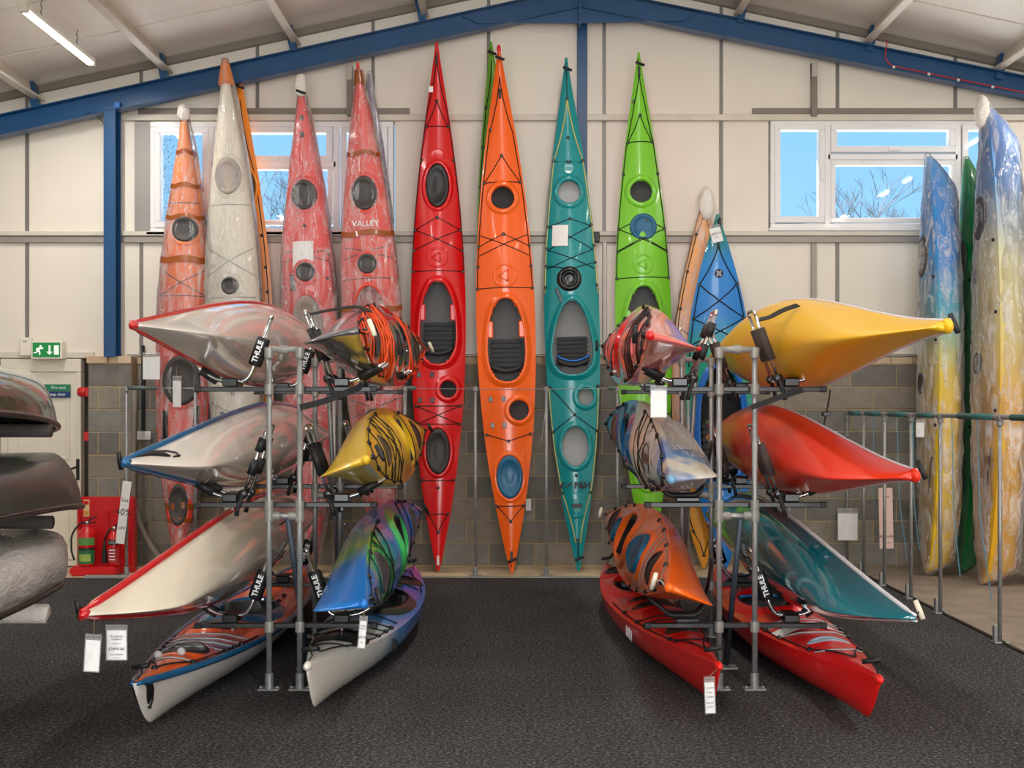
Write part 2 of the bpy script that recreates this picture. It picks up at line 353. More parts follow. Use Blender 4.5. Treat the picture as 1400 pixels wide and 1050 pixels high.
# ------------------------------------------------------------------ windows
upvc = mat('white_upvc', (238, 236, 236), .3, coat=.2)
PANE = glass('window_glass', (1, 1, 1), .025); OBSC = glass('patterned_glass', (.95, .98, 1), .05, bump=1)
def bars(bm, x0, x1, z0, z1, t, y0, y1):
    box(bm, x0, x1, y0, y1, z0, z0+t, .006); box(bm, x0, x1, y0, y1, z1-t, z1, .006)
    box(bm, x0, x0+t, y0, y1, z0+t, z1-t, .006); box(bm, x1-t, x1, y0, y1, z0+t, z1-t, .006)
def window(idx, W, lights):
    h = holder('window_%d' % idx); x0, x1, z0, z1 = W
    bm = B(); bars(bm, x0, x1, z0, z1, .055, YW-.02, YW+.1); obj('window_frame', bm, upvc, h)
    bm = B(); box(bm, x0-.02, x1+.02, YW-.055, YW+.02, z0-.02, z0+.012, .004); obj('window_sill', bm, upvc, h)
    for a, c, d, e_, sash, g in lights:
        if sash:
            bm = B(); bars(bm, a, c, d, e_, .062, YW-.035, YW+.06); s = obj('sash', bm, upvc, h)
            bm = B(); box(bm, a+.08, c-.08, YW+.01, YW+.02, d+.05, e_-.05) if False else box(bm, a+.05, c-.05, YW+.01, YW+.022, d+.05, e_-.05); obj('pane', bm, g, s)
            bm = B()
            if c-a > e_-d: box(bm, (a+c)/2-.05, (a+c)/2+.06, YW-.06, YW-.035, d+.012, d+.04, .005)
            else: box(bm, c-.045, c-.018, YW-.06, YW-.035, (d+e_)/2-.08, (d+e_)/2+.06, .005)
            obj('window_handle', bm, upvc, s)
        else:
            bm = B(); bars(bm, a-.02, c+.02, d-.02, e_+.02, .05, YW-.015, YW+.06); s = obj('glazing_bead', bm, upvc, h)
            bm = B(); box(bm, a, c, YW+.01, YW+.022, d, e_); obj('pane', bm, g, s)
def wx(p): return xat(p, YW)
def wz(p): return zat(p, YW)
window(1, W1, [(wx(212), wx(286), wz(312), wz(174), 1, OBSC), (wx(292), wx(455), wz(222), wz(174), 1, PANE), (wx(296), wx(452), wz(305), wz(228), 0, PANE), (wx(466), wx(530), wz(310), wz(174), 1, PANE)])
window(2, W2, [(wx(1058), wx(1127), wz(305), wz(170), 1, PANE), (wx(1135), wx(1305), wz(209), wz(170), 1, PANE), (wx(1138), wx(1304), wz(302), wz(222), 0, PANE), (wx(1314), wx(1362), wz(305), wz(170), 1, PANE)])
for W, ms in ((W1, (289, 460)), (W2, (1131, 1309))):
    bm = B()
    for p in ms: box(bm, wx(p)-.03, wx(p)+.03, YW-.02, YW+.1, W[2]+.05, W[3]-.05, .006)
    zz = wz(225 if W is W1 else 215); box(bm, wx(ms[0]), wx(ms[1]), YW-.02, YW+.1, zz-.03, zz+.03, .006)
    obj('mullion', bm, upvc, bpy.data.objects['window_1' if W is W1 else 'window_2'])
bm = B(); box(bm, wx(1192), wx(1246), YW-.045, YW-.034, wz(172)-.014, wz(172)+.004, .004); obj('trickle_vent', bm, upvc, bpy.data.objects['window_2'])

# ------------------------------------------------------------------ ceiling, purlins, side walls
ceil = holder('ceiling')
ceilm = mat('ceiling_cladding', (242, 235, 224), .5, var=.04, vscale=1.0, spec=.3)
ang = math.atan(SL); YB = 11.74
for sgn in (-1, 1):
    for i in range(18):
        y1 = YW-i*1.0-.02
        bm = B(); xe = RXG+sgn*8.3
        pts = [(RXG, RZG), (xe, RZG-8.3*SL), (xe, RZG-8.3*SL+.06), (RXG, RZG+.06)]
        poly(bm, pts, .96, Matrix.Translation((0, y1, 0)) @ FRONT); obj('panel', bm, ceilm, ceil)
    bm = B(); poly(bm, [(RXG, RZG+.035), (RXG+sgn*8.3, RZG-8.3*SL+.035), (RXG+sgn*8.3, RZG-8.3*SL+.09), (RXG, RZG+.09)], 18, Matrix.Translation((0, YW+.2, 0)) @ FRONT); obj('roof_sheet', bm, joint, ceil)
    for k_ in range(1, 7):
        x = RXG+sgn*(k_*1.26-.92); z = roofz(x)
        bm = B()      # Z purlin: web, bottom flange with lip, top flange
        M = Matrix.Translation((x, 0, z)) @ Matrix.Rotation(sgn*ang, 4, 'Y')
        b2 = B(); box(b2, -.004, .004, -5.5, YW-.12, -.19, -.002); box(b2, -.065*sgn if sgn > 0 else 0, 0 if sgn > 0 else .065, -5.5, YW-.12, -.194, -.186); box(b2, 0 if sgn > 0 else -.07, .07 if sgn > 0 else 0, -5.5, YW-.12, -.012, -.003)
        xx = -.065*sgn; box(b2, xx-.003, xx+.003, -5.5, YW-.12, -.192, -.168)
        b2.transform(M); T[0] += 1; struct('trim_%d' % T[0], b2, cream)
        b2 = B(); box(b2, -.035, .035, YB+.0, YB+.10, -.27, -.02); b2.transform(M); T[0] += 1; struct('trim_%d' % T[0], b2, BLUEST)
    # flashing where ceiling meets the end wall
    bm = B(); poly(bm, [(RXG, RZG-.002), (RXG+sgn*8, roofz(RXG+sgn*8)-.002), (RXG+sgn*8, roofz(RXG+sgn*8)-.07), (RXG, RZG-.07)], .06, Matrix.Translation((0, YW+.002, 0)) @ FRONT); T[0] += 1; struct('trim_%d' % T[0], bm, greyst)
bm = B(); box(bm, -8.1, -7.95, -6, 12.3, -.2, 4.3); struct('wall_left', bm, clad)
bm = B(); box(bm, 7.95, 8.1, -6, 12.3, -.2, 4.5); struct('wall_right', bm, clad)
# wall behind the photographer with its open roller doorway
bm = B(); box(bm, -8, -3.2, -5.7, -5.5, -.1, 6.2); box(bm, 4, 8, -5.7, -5.5, -.1, 6.2); box(bm, -3.2, 4, -5.7, -5.5, 4.3, 6.2); struct('wall_front', bm, clad)

# ------------------------------------------------------------------ blue steel frame of the gable
YB = 11.74
def rafter(x0, z0t, x1, z1t, hgt, label):
    d = Vector((x1-x0, 0, z1t-z0t)); L_ = d.length; a = math.atan2(d.z, d.x)
    M = Matrix.Translation((x0, YB, z0t)) @ Matrix.Rotation(-a, 4, 'Y')
    h = thing('steel_beam', label, 'beam', (x0, YB, z0t)); h['kind'] = 'structure'; inv = Matrix.Translation((-x0, -YB, -z0t))
    for nm, (y0, y1, z0, z1) in (('web', (.03, .042, -hgt+.01, -.01)), ('flange', (-.035, .11, -.012, 0)), ('flange', (-.035, .11, -hgt, -hgt+.012))):
        bm = B(); box(bm, 0, L_, y0, y1, z0, z1, .002); bm.transform(inv @ M); obj(nm, bm, BLUEST, h)
    return h
zl = zat(157, YB); zr = zat(104, YB)
APX, APZ = xat(793, YB), zat(-18, YB)
xl, xr = xat(0, YB), xat(1400, YB)
sl_l = (APZ-zl)/(APX-xl); sl_r = (zr-APZ)/(xr-APX)
raf_l = rafter(-7.8, zl-(xl+7.8)*sl_l, APX, APZ, .20, 'blue steel roof beam sloping up to the ridge over the taped wrapped kayaks')
raf_r = rafter(APX, APZ, 7.8, zr+(7.8-xr)*sl_r, .20, 'blue steel roof beam with a red cable clipped along its lower edge')
bm = B(); poly(bm, [(-1.15, -.20), (0, 0), (1.15, -.17), (1.0, -.25), (0, -.27), (-1.0, -.27)], .012, Matrix.Translation((APX, YB+.02, APZ-.08)) @ FRONT); T[0] += 1; struct('trim_%d' % T[0], bm, BLUEST)
bm = B(); box(bm, APX-.012, APX+.012, YB-.04, YB+.1, APZ-.38, APZ-.0); T[0] += 1; struct('trim_%d' % T[0], bm, BLUEST)
def column(x, wd, z0, z1, label, YB=YB, dp=.142):
    h = thing('steel_column', label, 'column', (x, YB, z0)); h['kind'] = 'structure'; H = z1-z0
    bm = B(); box(bm, -wd/2, wd/2, -.03, -.018, 0, H, .002); obj('flange', bm, BLUEST, h)
    bm = B(); box(bm, -wd/2, wd/2, dp-.012, dp, 0, H, .002); obj('flange', bm, BLUEST, h)
    bm = B(); box(bm, -.006, .006, -.018, dp-.012, 0, H); obj('web', bm, BLUEST, h)
    return h
colx = xat(151, YB)
column(colx, .115, zat(488, YB), zat(146, YB), 'blue steel column standing on the block pier beside the door')
column(xat(796, 11.95), .10, 2.08, APZ-.27, 'blue steel column rising to the ridge behind the teal kayak', 11.975, .06)
bm = B(); box(bm, xat(158, YB)+.0, xat(166, YB), YB-.05, YB+.02, zat(149, YB), zat(141, YB), .004); T[0] += 1; struct('trim_%d' % T[0], bm, mat('bright_blue_paint', (20, 96, 170), .4))
# red cable on the right beam
def beam_pt(px, below): 
    x = xat(px, YB); return Vector((x, YB-.02, APZ+(x-APX)*sl_r-below))
h = thing('fire_alarm_cable', 'thin red cable clipped along the right roof beam', 'cable', beam_pt(1212, .0)); o0 = h.location.copy()
bm = B(); p0 = beam_pt(1211, -.02)
tube(bm, [q-o0 for q in bend([p0+Vector((0, -.03, .05)), beam_pt(1209, .10), beam_pt(1216, .165), beam_pt(1290, .168), beam_pt(1400, .166), beam_pt(1500, .168)], .12)], .006, 5)
RED = mat('red_cable', (200, 40, 40), .5); obj('cord', bm, RED, h, True)
for px in (1221, 1269, 1309, 1356):
    bm = B(); box(bm, -.012, .012, -.008, .01, -.016, .01, .003); o = obj('clip', bm, WHITE, h); o.location = beam_pt(px, .172)-o0
h = thing('wall_cable', 'thin dark cable looping under the left roof beam by the column', 'cable', at(122, 154, 11.72))
bm = B(); o0 = h.location.copy(); tube(bm, [at(*q)-o0 for q in ((116, 156, 11.75), (122, 154, 11.75), (133, 159, 11.8), (140, 166, 11.85), (144, 173, 11.85))], .004, 4); obj('cord', bm, CORD, h)

# ------------------------------------------------------------------ kayak builder
class Hull:
    def __init__(s, L, Bm, D, rb=.15, rs=.11, crown=.07, rock=.05, qb=1.2, qs=1.0, s0=-.06, n_mid=2.2, n_end=1.15, eb=.86, es=.86, tip=.012, tipz=.03, peak=.05):
        s.__dict__.update(locals()); del s.__dict__['s']
    def b(s, t):
        u = (t-s.s0)/((1-s.s0) if t > s.s0 else (1+s.s0)); u = min(1, abs(u)); q = s.qb if t > s.s0 else s.qs
        return s.Bm/2*max(0, 1-u**2.05)**q + s.tip
    def g(s, t): return s.D + (s.rb*max(0, t)**2.3 if t > 0 else s.rs*(-t)**2.3)
    def k(s, t):
        e = s.eb if t > 0 else s.es; a = abs(t); z = s.rock*t*t
        if a > e:
            v = (a-e)/(1-e); top = s.g(t)-s.tipz; z = z+(top-z)*v**1.7
        return min(z, s.g(t)-.004)
    def cr(s, t): return s.crown*max(0, 1-abs(t)**2.6)+.008 + s.peak*math.exp(-((t-.18)/.2)**2) - .25*s.peak*math.exp(-((t+.12)/.25)**2)
    def dz(s, x, y):
        t = max(-1, min(1, 2*x/s.L)); b = s.b(t); v = min(1, abs(y)/b)
        return s.g(t)+s.cr(t)*(1-v**1.8)
    def n(s, t): return s.n_end+(s.n_mid-s.n_end)*max(0, 1-t*t)
    def sec(s, t, K, sc=1.0, up=0.0):
        b = s.b(t)*sc; k = s.k(t)+up; g = s.g(t); n_ = s.n(t); out = []
        for i in range(-K, K+1):
            a = i/K*PI/2; c, q = math.cos(abs(a)), math.sin(abs(a))
            y = b*q**(2/n_)*(1 if i >= 0 else -1); z = g-(g-k)*c**(2/n_); out.append((y, z))
        return out
    def tipb(s): return Vector((s.L/2, 0, s.g(1)))
    def tips(s): return Vector((-s.L/2, 0, s.g(-1)))
def stations(N): return [math.sin((i/N-.5)*PI)*.35+(2*i/N-1)*.65 for i in range(N+1)]
def place(K_, bow, stern, upv):
    X = (Vector(bow)-Vector(stern)).normalized()
    lx = (K_.tipb()-K_.tips()).normalized()
    Z = (Vector(upv)-X*Vector(upv).dot(X)).normalized(); Y = Z.cross(X)
    R = Matrix((X, Y, Z)).transposed(); a = math.atan2(lx.z, lx.x)
    R = R @ Matrix.Rotation(a, 3, 'Y')
    c = (Vector(bow)+Vector(stern))/2; loc = c-R @ ((K_.tipb()+K_.tips())/2)
    return Matrix.Translation(loc) @ R.to_4x4()
def ell(cx, cy, a, w_, taper=0, n_=28, sq=1):
    out = []
    for i in range(n_):
        t = 2*PI*i/n_; c, q = math.cos(t), math.sin(t)
        if sq != 1: c = math.copysign(abs(c)**sq, c); q = math.copysign(abs(q)**sq, q)
        out.append((cx+a*c, cy+w_*q*(1-taper*c)))
    return out
SHARED = {}
def shared(key, fn):
    if key not in SHARED: SHARED[key] = fn()
    return SHARED[key]
def fit_mesh():
    bm = B(); lathe(bm, [(.016, -.004), (.016, .008), (.010, .014), (.003, .015)], 8); me = bpy.data.meshes.new('fitting'); bm.to_mesh(me); bm.free(); me.materials.append(BLACKG); return me
def sq_mesh():
    bm = B(); box(bm, -.024, .024, -.018, .018, -.003, .009, .003); me = bpy.data.meshes.new('strap_anchor'); bm.to_mesh(me); bm.free(); me.materials.append(BLACKG); return me

def kayak(name, label, K, M, hull, deck, seam=None, feats=(), inner=None, cat='kayak', group=None, lines=CORD, wrap=None, tapes=(), NL=76, KD=9, toggles=(1, 1), tog=BLACK, nose=None, seam_r=.014, wl=None, low=False):
    root = thing(name, label, cat, group=group, matrix=M)
    L = K.L; ts = stations(NL)
    feats = [((f[0], f[1], f[2], f[3], min(f[4], .9*min(K.b(2*(f[1]+f[3]*.6)/L), K.b(2*(f[1]-f[3]*.7)/L))-.05), *f[5:]) if f[0] == 'cockpit' else f) for f in feats]
    holes = [f for f in feats if f[0] in ('cockpit', 'hole')]
    # hull
    bm = B(); rings = [[Vector((t*L/2, y, z)) for y, z in K.sec(t, 7)] for t in ts]
    R = [[bm.verts.new(p) for p in r] for r in rings]
    for A, C in zip(R, R[1:]):
        for i in range(len(A)-1): bm.faces.new((A[i], A[i+1], C[i+1], C[i]))
    for r in (R[0], R[-1]): bm.faces.new(r)
    bmesh.ops.recalc_face_normals(bm, faces=bm.faces[:]); obj('hull', bm, hull, root, True)
    # deck, with real openings where the boat is open
    if holes: NL, KD = 150, 16; ts = [2*i/NL-1 for i in range(NL+1)]
    bm = B(); R = []
    for t in ts:
        b = K.b(t); R.append([bm.verts.new((t*L/2, b*i/KD, K.dz(t*L/2, b*i/KD))) for i in range(-KD, KD+1)])
    def inside(x, y):
        for f in holes:
            _, cx, cy, a, w_, tp = f[:6]
            c = (x-cx)/(a+.008)
            if abs(c) < 1 and abs(y-cy) < (w_+.008)*math.sqrt(1-c*c)*(1-tp*c): return True
        return False
    for A, C in zip(R, R[1:]):
        for i in range(2*KD):
            q = (A[i], A[i+1], C[i+1], C[i]); c = sum((v.co for v in q), Vector())/4
            if not inside(c.x, c.y): bm.faces.new(q)
    bmesh.ops.delete(bm, geom=[v for v in bm.verts if not v.link_faces], context='VERTS')
    bmesh.ops.recalc_face_normals(bm, faces=bm.faces[:]); obj('deck', bm, deck, root, True)
    def dp(t, yf, h=.006):
        x = t*L/2; y = yf*K.b(t); return Vector((x, y, K.dz(x, y)+h))
    if seam:
        for s_ in (-1, 1):
            bm = B(); tube(bm, [Vector((t*L/2, s_*(K.b(t)+.001), K.g(t)-.002)) for t in stations(60)], [seam_r*(.55 if abs(t) > .96 else 1) for t in stations(60)], 6); obj('seam', bm, seam, root, True)
    if inner:
        bm = B(); rs = [[Vector((t*L/2, y, z)) for y, z in K.sec(t, 5, .9, .02)] for t in [i/20*1.6-.8 for i in range(21)]]
        R = [[bm.verts.new(p) for p in r] for r in rs]
        for A, C in zip(R, R[1:]):
            for i in range(len(A)-1): bm.faces.new((A[i], A[i+1], C[i+1], C[i]))
        obj('inner_hull', bm, inner, root, True)
    if nose:
        for t, mm in ((1, nose[0]), (-1, nose[1])):
            if mm is None: continue
            bm = B(); bmesh.ops.create_uvsphere(bm, u_segments=12, v_segments=8, radius=1, matrix=Matrix.Translation((t*(L/2-.02), 0, K.g(t)-.012)) @ Matrix.Diagonal((.045, K.b(t)+.009, .024, 1))); obj('nose_cap', bm, mm, root, True)
    def lip(pts_fn, prof, m_, nm, par=root):
        bm = B(); rg = []
        for o_, h in prof:
            pts = pts_fn(o_); rg.append([bm.verts.new((x, y, (K.dz(x, y) if h > -.02 else K.dz(x, y))+h)) for x, y in pts])
        for A, C in zip(rg, rg[1:]):
            for i in range(len(A)): bm.faces.new((A[i], A[(i+1) % len(A)], C[(i+1) % len(A)], C[i]))
        bmesh.ops.recalc_face_normals(bm, faces=bm.faces[:]); return obj(nm, bm, m_, par, True)
    for f in feats:
        ty = f[0]
        if ty == 'cockpit':
            _, cx, cy, a, w_, tp = f[:6]; opt = f[6] if len(f) > 6 else {}
            rim = opt.get('rim', deck); sq = .82
            fn = lambda o_: ell(cx, cy, a+o_, w_+o_, tp, 44, sq)
            lip(fn, [(.055, .001), (.03, .016), (.012, .03), (-.004, .03), (-.006, -.05)], rim, 'cockpit_rim')
            zf = K.k(2*cx/L)+.03
            bm = B(); sw = min(w_*.82, K.b(2*cx/L)*.72)
            for i in range(7):
                x0 = cx-a*.75+i*a*.115
                box(bm, x0, x0+a*.105, -sw, sw, zf, zf+.10+.012*(i % 2), .012)
            st = obj('seat', bm, opt.get('seat', BLACK), root)
            bm = B(); xb = cx-a*.78
            rgs = []
            for i in range(9):
                y = -sw*1.02+i*sw*2.04/8; xo = xb+.05*(y/sw)**2
                rgs.append([Vector((xo, y, zf+.08)), Vector((xo+.05, y, zf+.08)), Vector((xo+.04, y, K.dz(cx, 0)-.0)), Vector((xo-.01, y, K.dz(cx, 0)-.0))])
            loft(bm, rgs); obj('back_band', bm, opt.get('back', BLACK), root, True)
            if opt.get('piping'):
                bm = B(); tube(bm, [Vector((xb+.055+.05*((-1+i/4)**2), sw*(-1+i/4), K.dz(cx, 0)+.0)) for i in range(9)], .008, 6); obj('piping', bm, opt['piping'], root, True)
            if opt.get('brace', True):
                for s_ in (-1, 1):
                    bm = B(); bx = cx+a*.28; box(bm, bx-.09, bx+.07, s_*w_*.98, s_*w_*.68, K.dz(bx, w_*.8)-.012, K.dz(bx, w_*.8)+.006, .01); obj('thigh_brace', bm, rim, root)
        elif ty == 'hole':
            _, cx, cy, a, w_, tp = f[:6]; opt = f[6] if len(f) > 6 else {}
            lip(lambda o_: ell(cx, cy, a+o_, w_+o_, tp, 32), [(.05, .001), (.034, .013), (.012, .02), (-.004, .014), (-.006, -.05)], opt.get('rim', deck), 'hatch_rim')
            if opt.get('inside'):
                bm = B(); zz = K.dz(cx, cy)-.10
                vs = [bm.verts.new((x, y, zz)) for x, y in ell(cx, cy, a+.04, min(w_+.03, K.b(2*cx/L)*.8), tp, 20)]; bm.faces.new(vs); obj('bulkhead', bm, opt['inside'], root)
        elif ty == 'cover':
            _, cx, cy, a, w_, m_ = f[:6]; h = f[6] if len(f) > 6 else (.005 if low else .02); rh = min(.018, h+.004); w_ = min(w_, .88*min(K.b(2*(cx+a)/L), K.b(2*(cx-a)/L), K.b(2*cx/L)*.8))
            bm = B(); vs = []
            for q, hh in ((1, .002), (1, h), (.93, h+.008), (.78, h+.008), (.74, h), (.3, h+.004)):
                vs.append([bm.verts.new((x, y, K.dz(x, y)+hh)) for x, y in ell(cx, cy, a*q, w_*q, 0, 28)])
            for A, C in zip(vs, vs[1:]):
                for i in range(28): bm.faces.new((A[i], A[(i+1) % 28], C[(i+1) % 28], C[i]))
            bm.faces.new(vs[-1]); bmesh.ops.recalc_face_normals(bm, faces=bm.faces[:]); obj('hatch_cover', bm, m_, root, True)
            lip(lambda o_: ell(cx, cy, a+o_, w_+o_, 0, 32), [(.045, .001), (.025, rh*.9), (.006, rh), (.001, .004)], f[7] if len(f) > 7 else deck, 'hatch_rim')
        elif ty == 'ring':
            _, cx, cy, a = f[:4]
            lip(lambda o_: ell(cx, cy, a+o_, a+o_, 0, 28), [(.012, .0), (.006, .007), (-.006, .007), (-.012, .0)], deck, 'emblem_ring')
            for i in range(3):
                q = PI/2+i*2*PI/3; c_, s_ = math.cos(q), math.sin(q)
                bm = B(); tube(bm, [Vector((cx+a*.6*c_, cy+a*.6*s_, K.dz(cx, cy)+.002)), Vector((cx+a*.6*math.cos(q+2.1), cy+a*.6*math.sin(q+2.1), K.dz(cx, cy)+.002))], .007, 5); obj('emblem_bar', bm, deck, root, True)
        elif ty == 'dish':
            _, cx, cy, a = f[:4]; m_ = f[4] if len(f) > 4 else deck
            lip(lambda o_: ell(cx, cy, a+o_, a+o_, 0, 24), [(.016, .001), (.005, .008), (0, .006), (-a*.5, .002), (-a*.95, .001)], m_, 'compass_recess')
        elif ty in ('line', 'bungee'):
            pts = f[1]; r = f[2] if len(f) > 2 else .0045; m_ = f[3] if len(f) > 3 else lines
            full_ = []
            for (t0, y0), (t1, y1) in zip(pts, pts[1:]):
                nseg = max(2, int(max(abs(t1-t0)*L/2, abs(y1-y0)*K.b(t0))/.09))
                full_ += [dp(t0+(t1-t0)*i/nseg, y0+(y1-y0)*i/nseg) for i in range(nseg)]
            full_.append(dp(*pts[-1])); bm = B(); tube(bm, full_, r, 4); obj('deck_line' if ty == 'line' else 'bungee', bm, m_, root, True)
        elif ty == 'fit':
            me = shared('fit', fit_mesh)
            for t, y in f[1]: o = obj('fitting', me, None, root); o.location = dp(t, y, .004)
        elif ty == 'anchor':
            me = shared('sq', sq_mesh)
            for t, y in f[1]: o = obj('strap_anchor', me, None, root); o.location = dp(t, y, .003)
        elif ty == 'lid':        # flush rectangular lid with its handle
            _, cx, cy, a, w_, m_ = f
            bm = B(); vs = [[bm.verts.new((x, y, K.dz(x, y)+hh)) for x, y in ell(cx, cy, a*q, w_*q, 0, 24, .5)] for q, hh in ((1.03, .001), (1.0, .01), (.9, .012), (.5, .013))]
            for A, C in zip(vs, vs[1:]):
                for i in range(24): bm.faces.new((A[i], A[(i+1) % 24], C[(i+1) % 24], C[i]))
            bm.faces.new(vs[-1]); obj('locker_lid', bm, m_, root)
            bm = B(); box(bm, cx-.02, cx+.02, -.05+cy, .05+cy, K.dz(cx, cy)+.01, K.dz(cx, cy)+.022, .004); obj('lid_catch', bm, BLACKG, root)
        elif ty == 'slide':
            _, cx, cy, a, w_, rot = f
            bm = B(); box(bm, -a, a, -w_, w_, -.004, .012, .004); o = obj('skeg_slider', bm, BLACKG, root); o.matrix_local = Matrix.Translation((cx, cy, K.dz(cx, cy)+.004)) @ Matrix.Rotation(rot, 4, 'Z')
        elif ty == 'text':
            _, body, t, y, size, m_, rot = f[:7]; nm = f[7] if len(f) > 7 else 'lettering'
            x = t*L/2; text(nm, body, size, m_, root, Matrix.Translation((x, y, K.dz(x, y)+.006)) @ Matrix.Rotation(rot, 4, 'Z'), bold=.0)
        elif ty == 'sheet':
            _, cx, cy, a, w_, m_, rot = f
            bm = B(); q = [[bm.verts.new(Matrix.Translation((cx, cy, 0)) @ Matrix.Rotation(rot, 4, 'Z') @ Vector((-a+2*a*i/4, -w_+2*w_*j/4, 0))) for j in range(5)] for i in range(5)]
            for r_ in q:
                for v in r_: v.co.z = K.dz(v.co.x, v.co.y)+.012
            for i in range(4):
                for j in range(4): bm.faces.new((q[i][j], q[i+1][j], q[i+1][j+1], q[i][j+1]))
            obj('paper_sheet', bm, m_, root)
        elif ty == 'rider':      # rubber end fitting with strap
            _, t, m_ = f
            bm = B(); box(bm, -.045, .045, -.012, .012, -.002, .012, .003); o = obj('end_fitting', bm, m_, root); o.location = dp(t, 0, .003)
    for sd, on in zip((1, -1), toggles):
        if not on: continue
        tt = sd*.965; p = dp(tt, 0, .012); st = root
        bm = B(); e = p+Vector((-sd*.02, .035, .045)); f_ = p+Vector((-sd*.05, -.05, .03)); tube(bm, [e, (e+f_)/2, f_], [.012, .014, .012], 8); tg = obj('carry_toggle', bm, tog, st, True)
        bm = B(); tube(bm, [p+Vector((sd*.03, 0, -.01)), p+Vector((sd*.0, .012, .012)), (e+f_)/2], .004, 4); obj('cord', bm, lines, tg)
    if wl:                       # coloured band along the hull sides (keel strip)
        bm = B(); tube(bm, [Vector((t*L/2, 0, K.k(t)-.002)) for t in stations(50) if abs(t) < .97], .012, 6); obj('keel_strip', bm, wl, root, True)
    if wrap:
        a0, a1, bulge, amp = wrap[:4]; fm = wrap[4] if len(wrap) > 4 else PFILM; NS, NR = 90, 22; rs = []
        for i in range(NS+1):
            t = a0+(a1-a0)*i/NS; tc_ = max(-1, min(1, t)); b = K.b(tc_)+bulge; z0 = K.k(tc_)-bulge*.4; z1 = K.g(tc_)+K.cr(tc_)+bulge
            if abs(t) > 1: q = max(.15, 1-(abs(t)-1)*18); b *= q; zc = (z0+z1)/2; z0 = zc+(z0-zc)*q; z1 = zc+(z1-zc)*q
            rg = []
            for j in range(NR):
                a = 2*PI*j/NR; c_, s_ = math.cos(a), math.sin(a); e_ = .8
                y = b*math.copysign(abs(c_)**e_, c_); z = (z0+z1)/2+(z1-z0)/2*math.copysign(abs(s_)**e_, s_)
                nz = noise.noise(Vector((t*9, y*11, z*11+L*3)))+.6*noise.noise(Vector((t*26, y*20+7, z*20)))
                f_ = 1+amp*nz; rg.append(Vector((t*L/2, y*f_, (z0+z1)/2+(z-(z0+z1)/2)*f_)))
            rs.append(rg)
        bm = B(); loft(bm, rs); obj('plastic_wrap', bm, fm, root, True)
        for tt, wd in tapes:
            rs = []
            for dt in (-wd, wd):
                t = tt+dt/L*2; b = K.b(t)+bulge+.004; z0 = K.k(t)-bulge*.4-.004; z1 = K.g(t)+K.cr(t)+bulge+.006; rg = []
                for j in range(NR):
                    a = 2*PI*j/NR; c_, s_ = math.cos(a), math.sin(a)
                    rg.append(Vector((t*L/2+.012*math.sin(j*1.3), b*math.copysign(abs(c_)**.8, c_), (z0+z1)/2+(z1-z0)/2*math.copysign(abs(s_)**.8, s_))))
                rs.append(rg)
            bm = B(); loft(bm, rs, caps=False); obj('tape_band', bm, TAPE, root, True)
    return root

# common deck rigging, t runs from the stern (-1) to the bow (+1)
def perim(t0, t1, y=.86, n=8):
    return ('line', [(t0, 0)] if False else [(t0+(t1-t0)*i/n, y) for i in range(n+1)])
def rig_lines(m=None, r=.0045):
    out = []
    x = (m,) if m else ()
    for s_ in (-1, 1):
        out.append(('line', [(.93, 0), (.80, .8*s_), (.60, .9*s_), (.40, .93*s_), (.23, .93*s_)], r, *x))
        out.append(('line', [(-.93, 0), (-.80, .8*s_), (-.62, .9*s_), (-.45, .92*s_)], r, *x))
    out.append(('fit', [(.93, 0), (.80, .8), (.80, -.8), (.60, .9), (.60, -.9), (.4, .93), (.4, -.93), (.23, .93), (.23, -.93), (-.8, .8), (-.8, -.8), (-.62, .9), (-.62, -.9), (-.45, .92), (-.45, -.92), (-.93, 0)]))
    return out
def rig_x(t0, t1, m=None, r=.0045, y=.9):
    x = (m,) if m else ()
    return [('bungee', [(t0, y), (t1, -y)], r, *x), ('bungee', [(t0, -y), (t1, y)], r, *x)]
def rig_bar(t, m=None, r=.0045, y=.9, bow=.0):
    x = (m,) if m else ()
    return [('bungee', [(t, -y), (t+bow, 0), (t, y)], r, *x)]

# ------------------------------------------------------------------ kayaks standing against the back wall
RED_P = plastic('red_polyethylene', (214, 14, 18)); ORG = plastic('orange_polyethylene', (246, 98, 14)); TEAL = plastic('teal_polyethylene', (0, 140, 145))
GRN = plastic('lime_polyethylene', (122, 200, 44)); BLUEH = plastic('blue_hatch_rubber', (14, 92, 128), .5, .1)
GREYIN = mat('grey_kayak_inside', (112, 112, 112), .6); DARKIN = mat('dark_kayak_inside', (58, 58, 60), .7)
BULK = mat('pale_bulkhead', (170, 168, 166), .6); BULKD = mat('dark_bulkhead', (34, 34, 36), .7); WHITEP = mat('white_lettering', (236, 236, 236), .5)
def tz(y, y0, y1): return 1-2*(y-y0)/(y1-y0)
TOP = Vector((0, -1, 0)); YT = 11.56
def standing(name, label, bow, stern, Bm, hull, deck, feats, Y=YT, D=.22, rb=.12, rs=.10, up=TOP, cat='kayak', Yb=None, **kw):
    hk = {k_: kw.pop(k_) for k_ in list(kw) if k_ in ('crown', 'peak', 'rock', 'qb', 'qs', 's0', 'n_mid', 'n_end', 'eb', 'es', 'tip', 'tipz')}
    pb_, ps_ = at(bow[0], bow[1], Yb or Y), at(stern[0], stern[1], Y)
    ps_.z = max(ps_.z, .0)
    K = Hull((pb_-ps_).length, Bm, D, rb=rb, rs=rs, **hk)
    return kayak(name, label, K, place(K, pb_, ps_, up), hull, deck, feats=feats, **kw), K

def sea_feats(y0, y1, L, dx, hx, extra):
    return extra
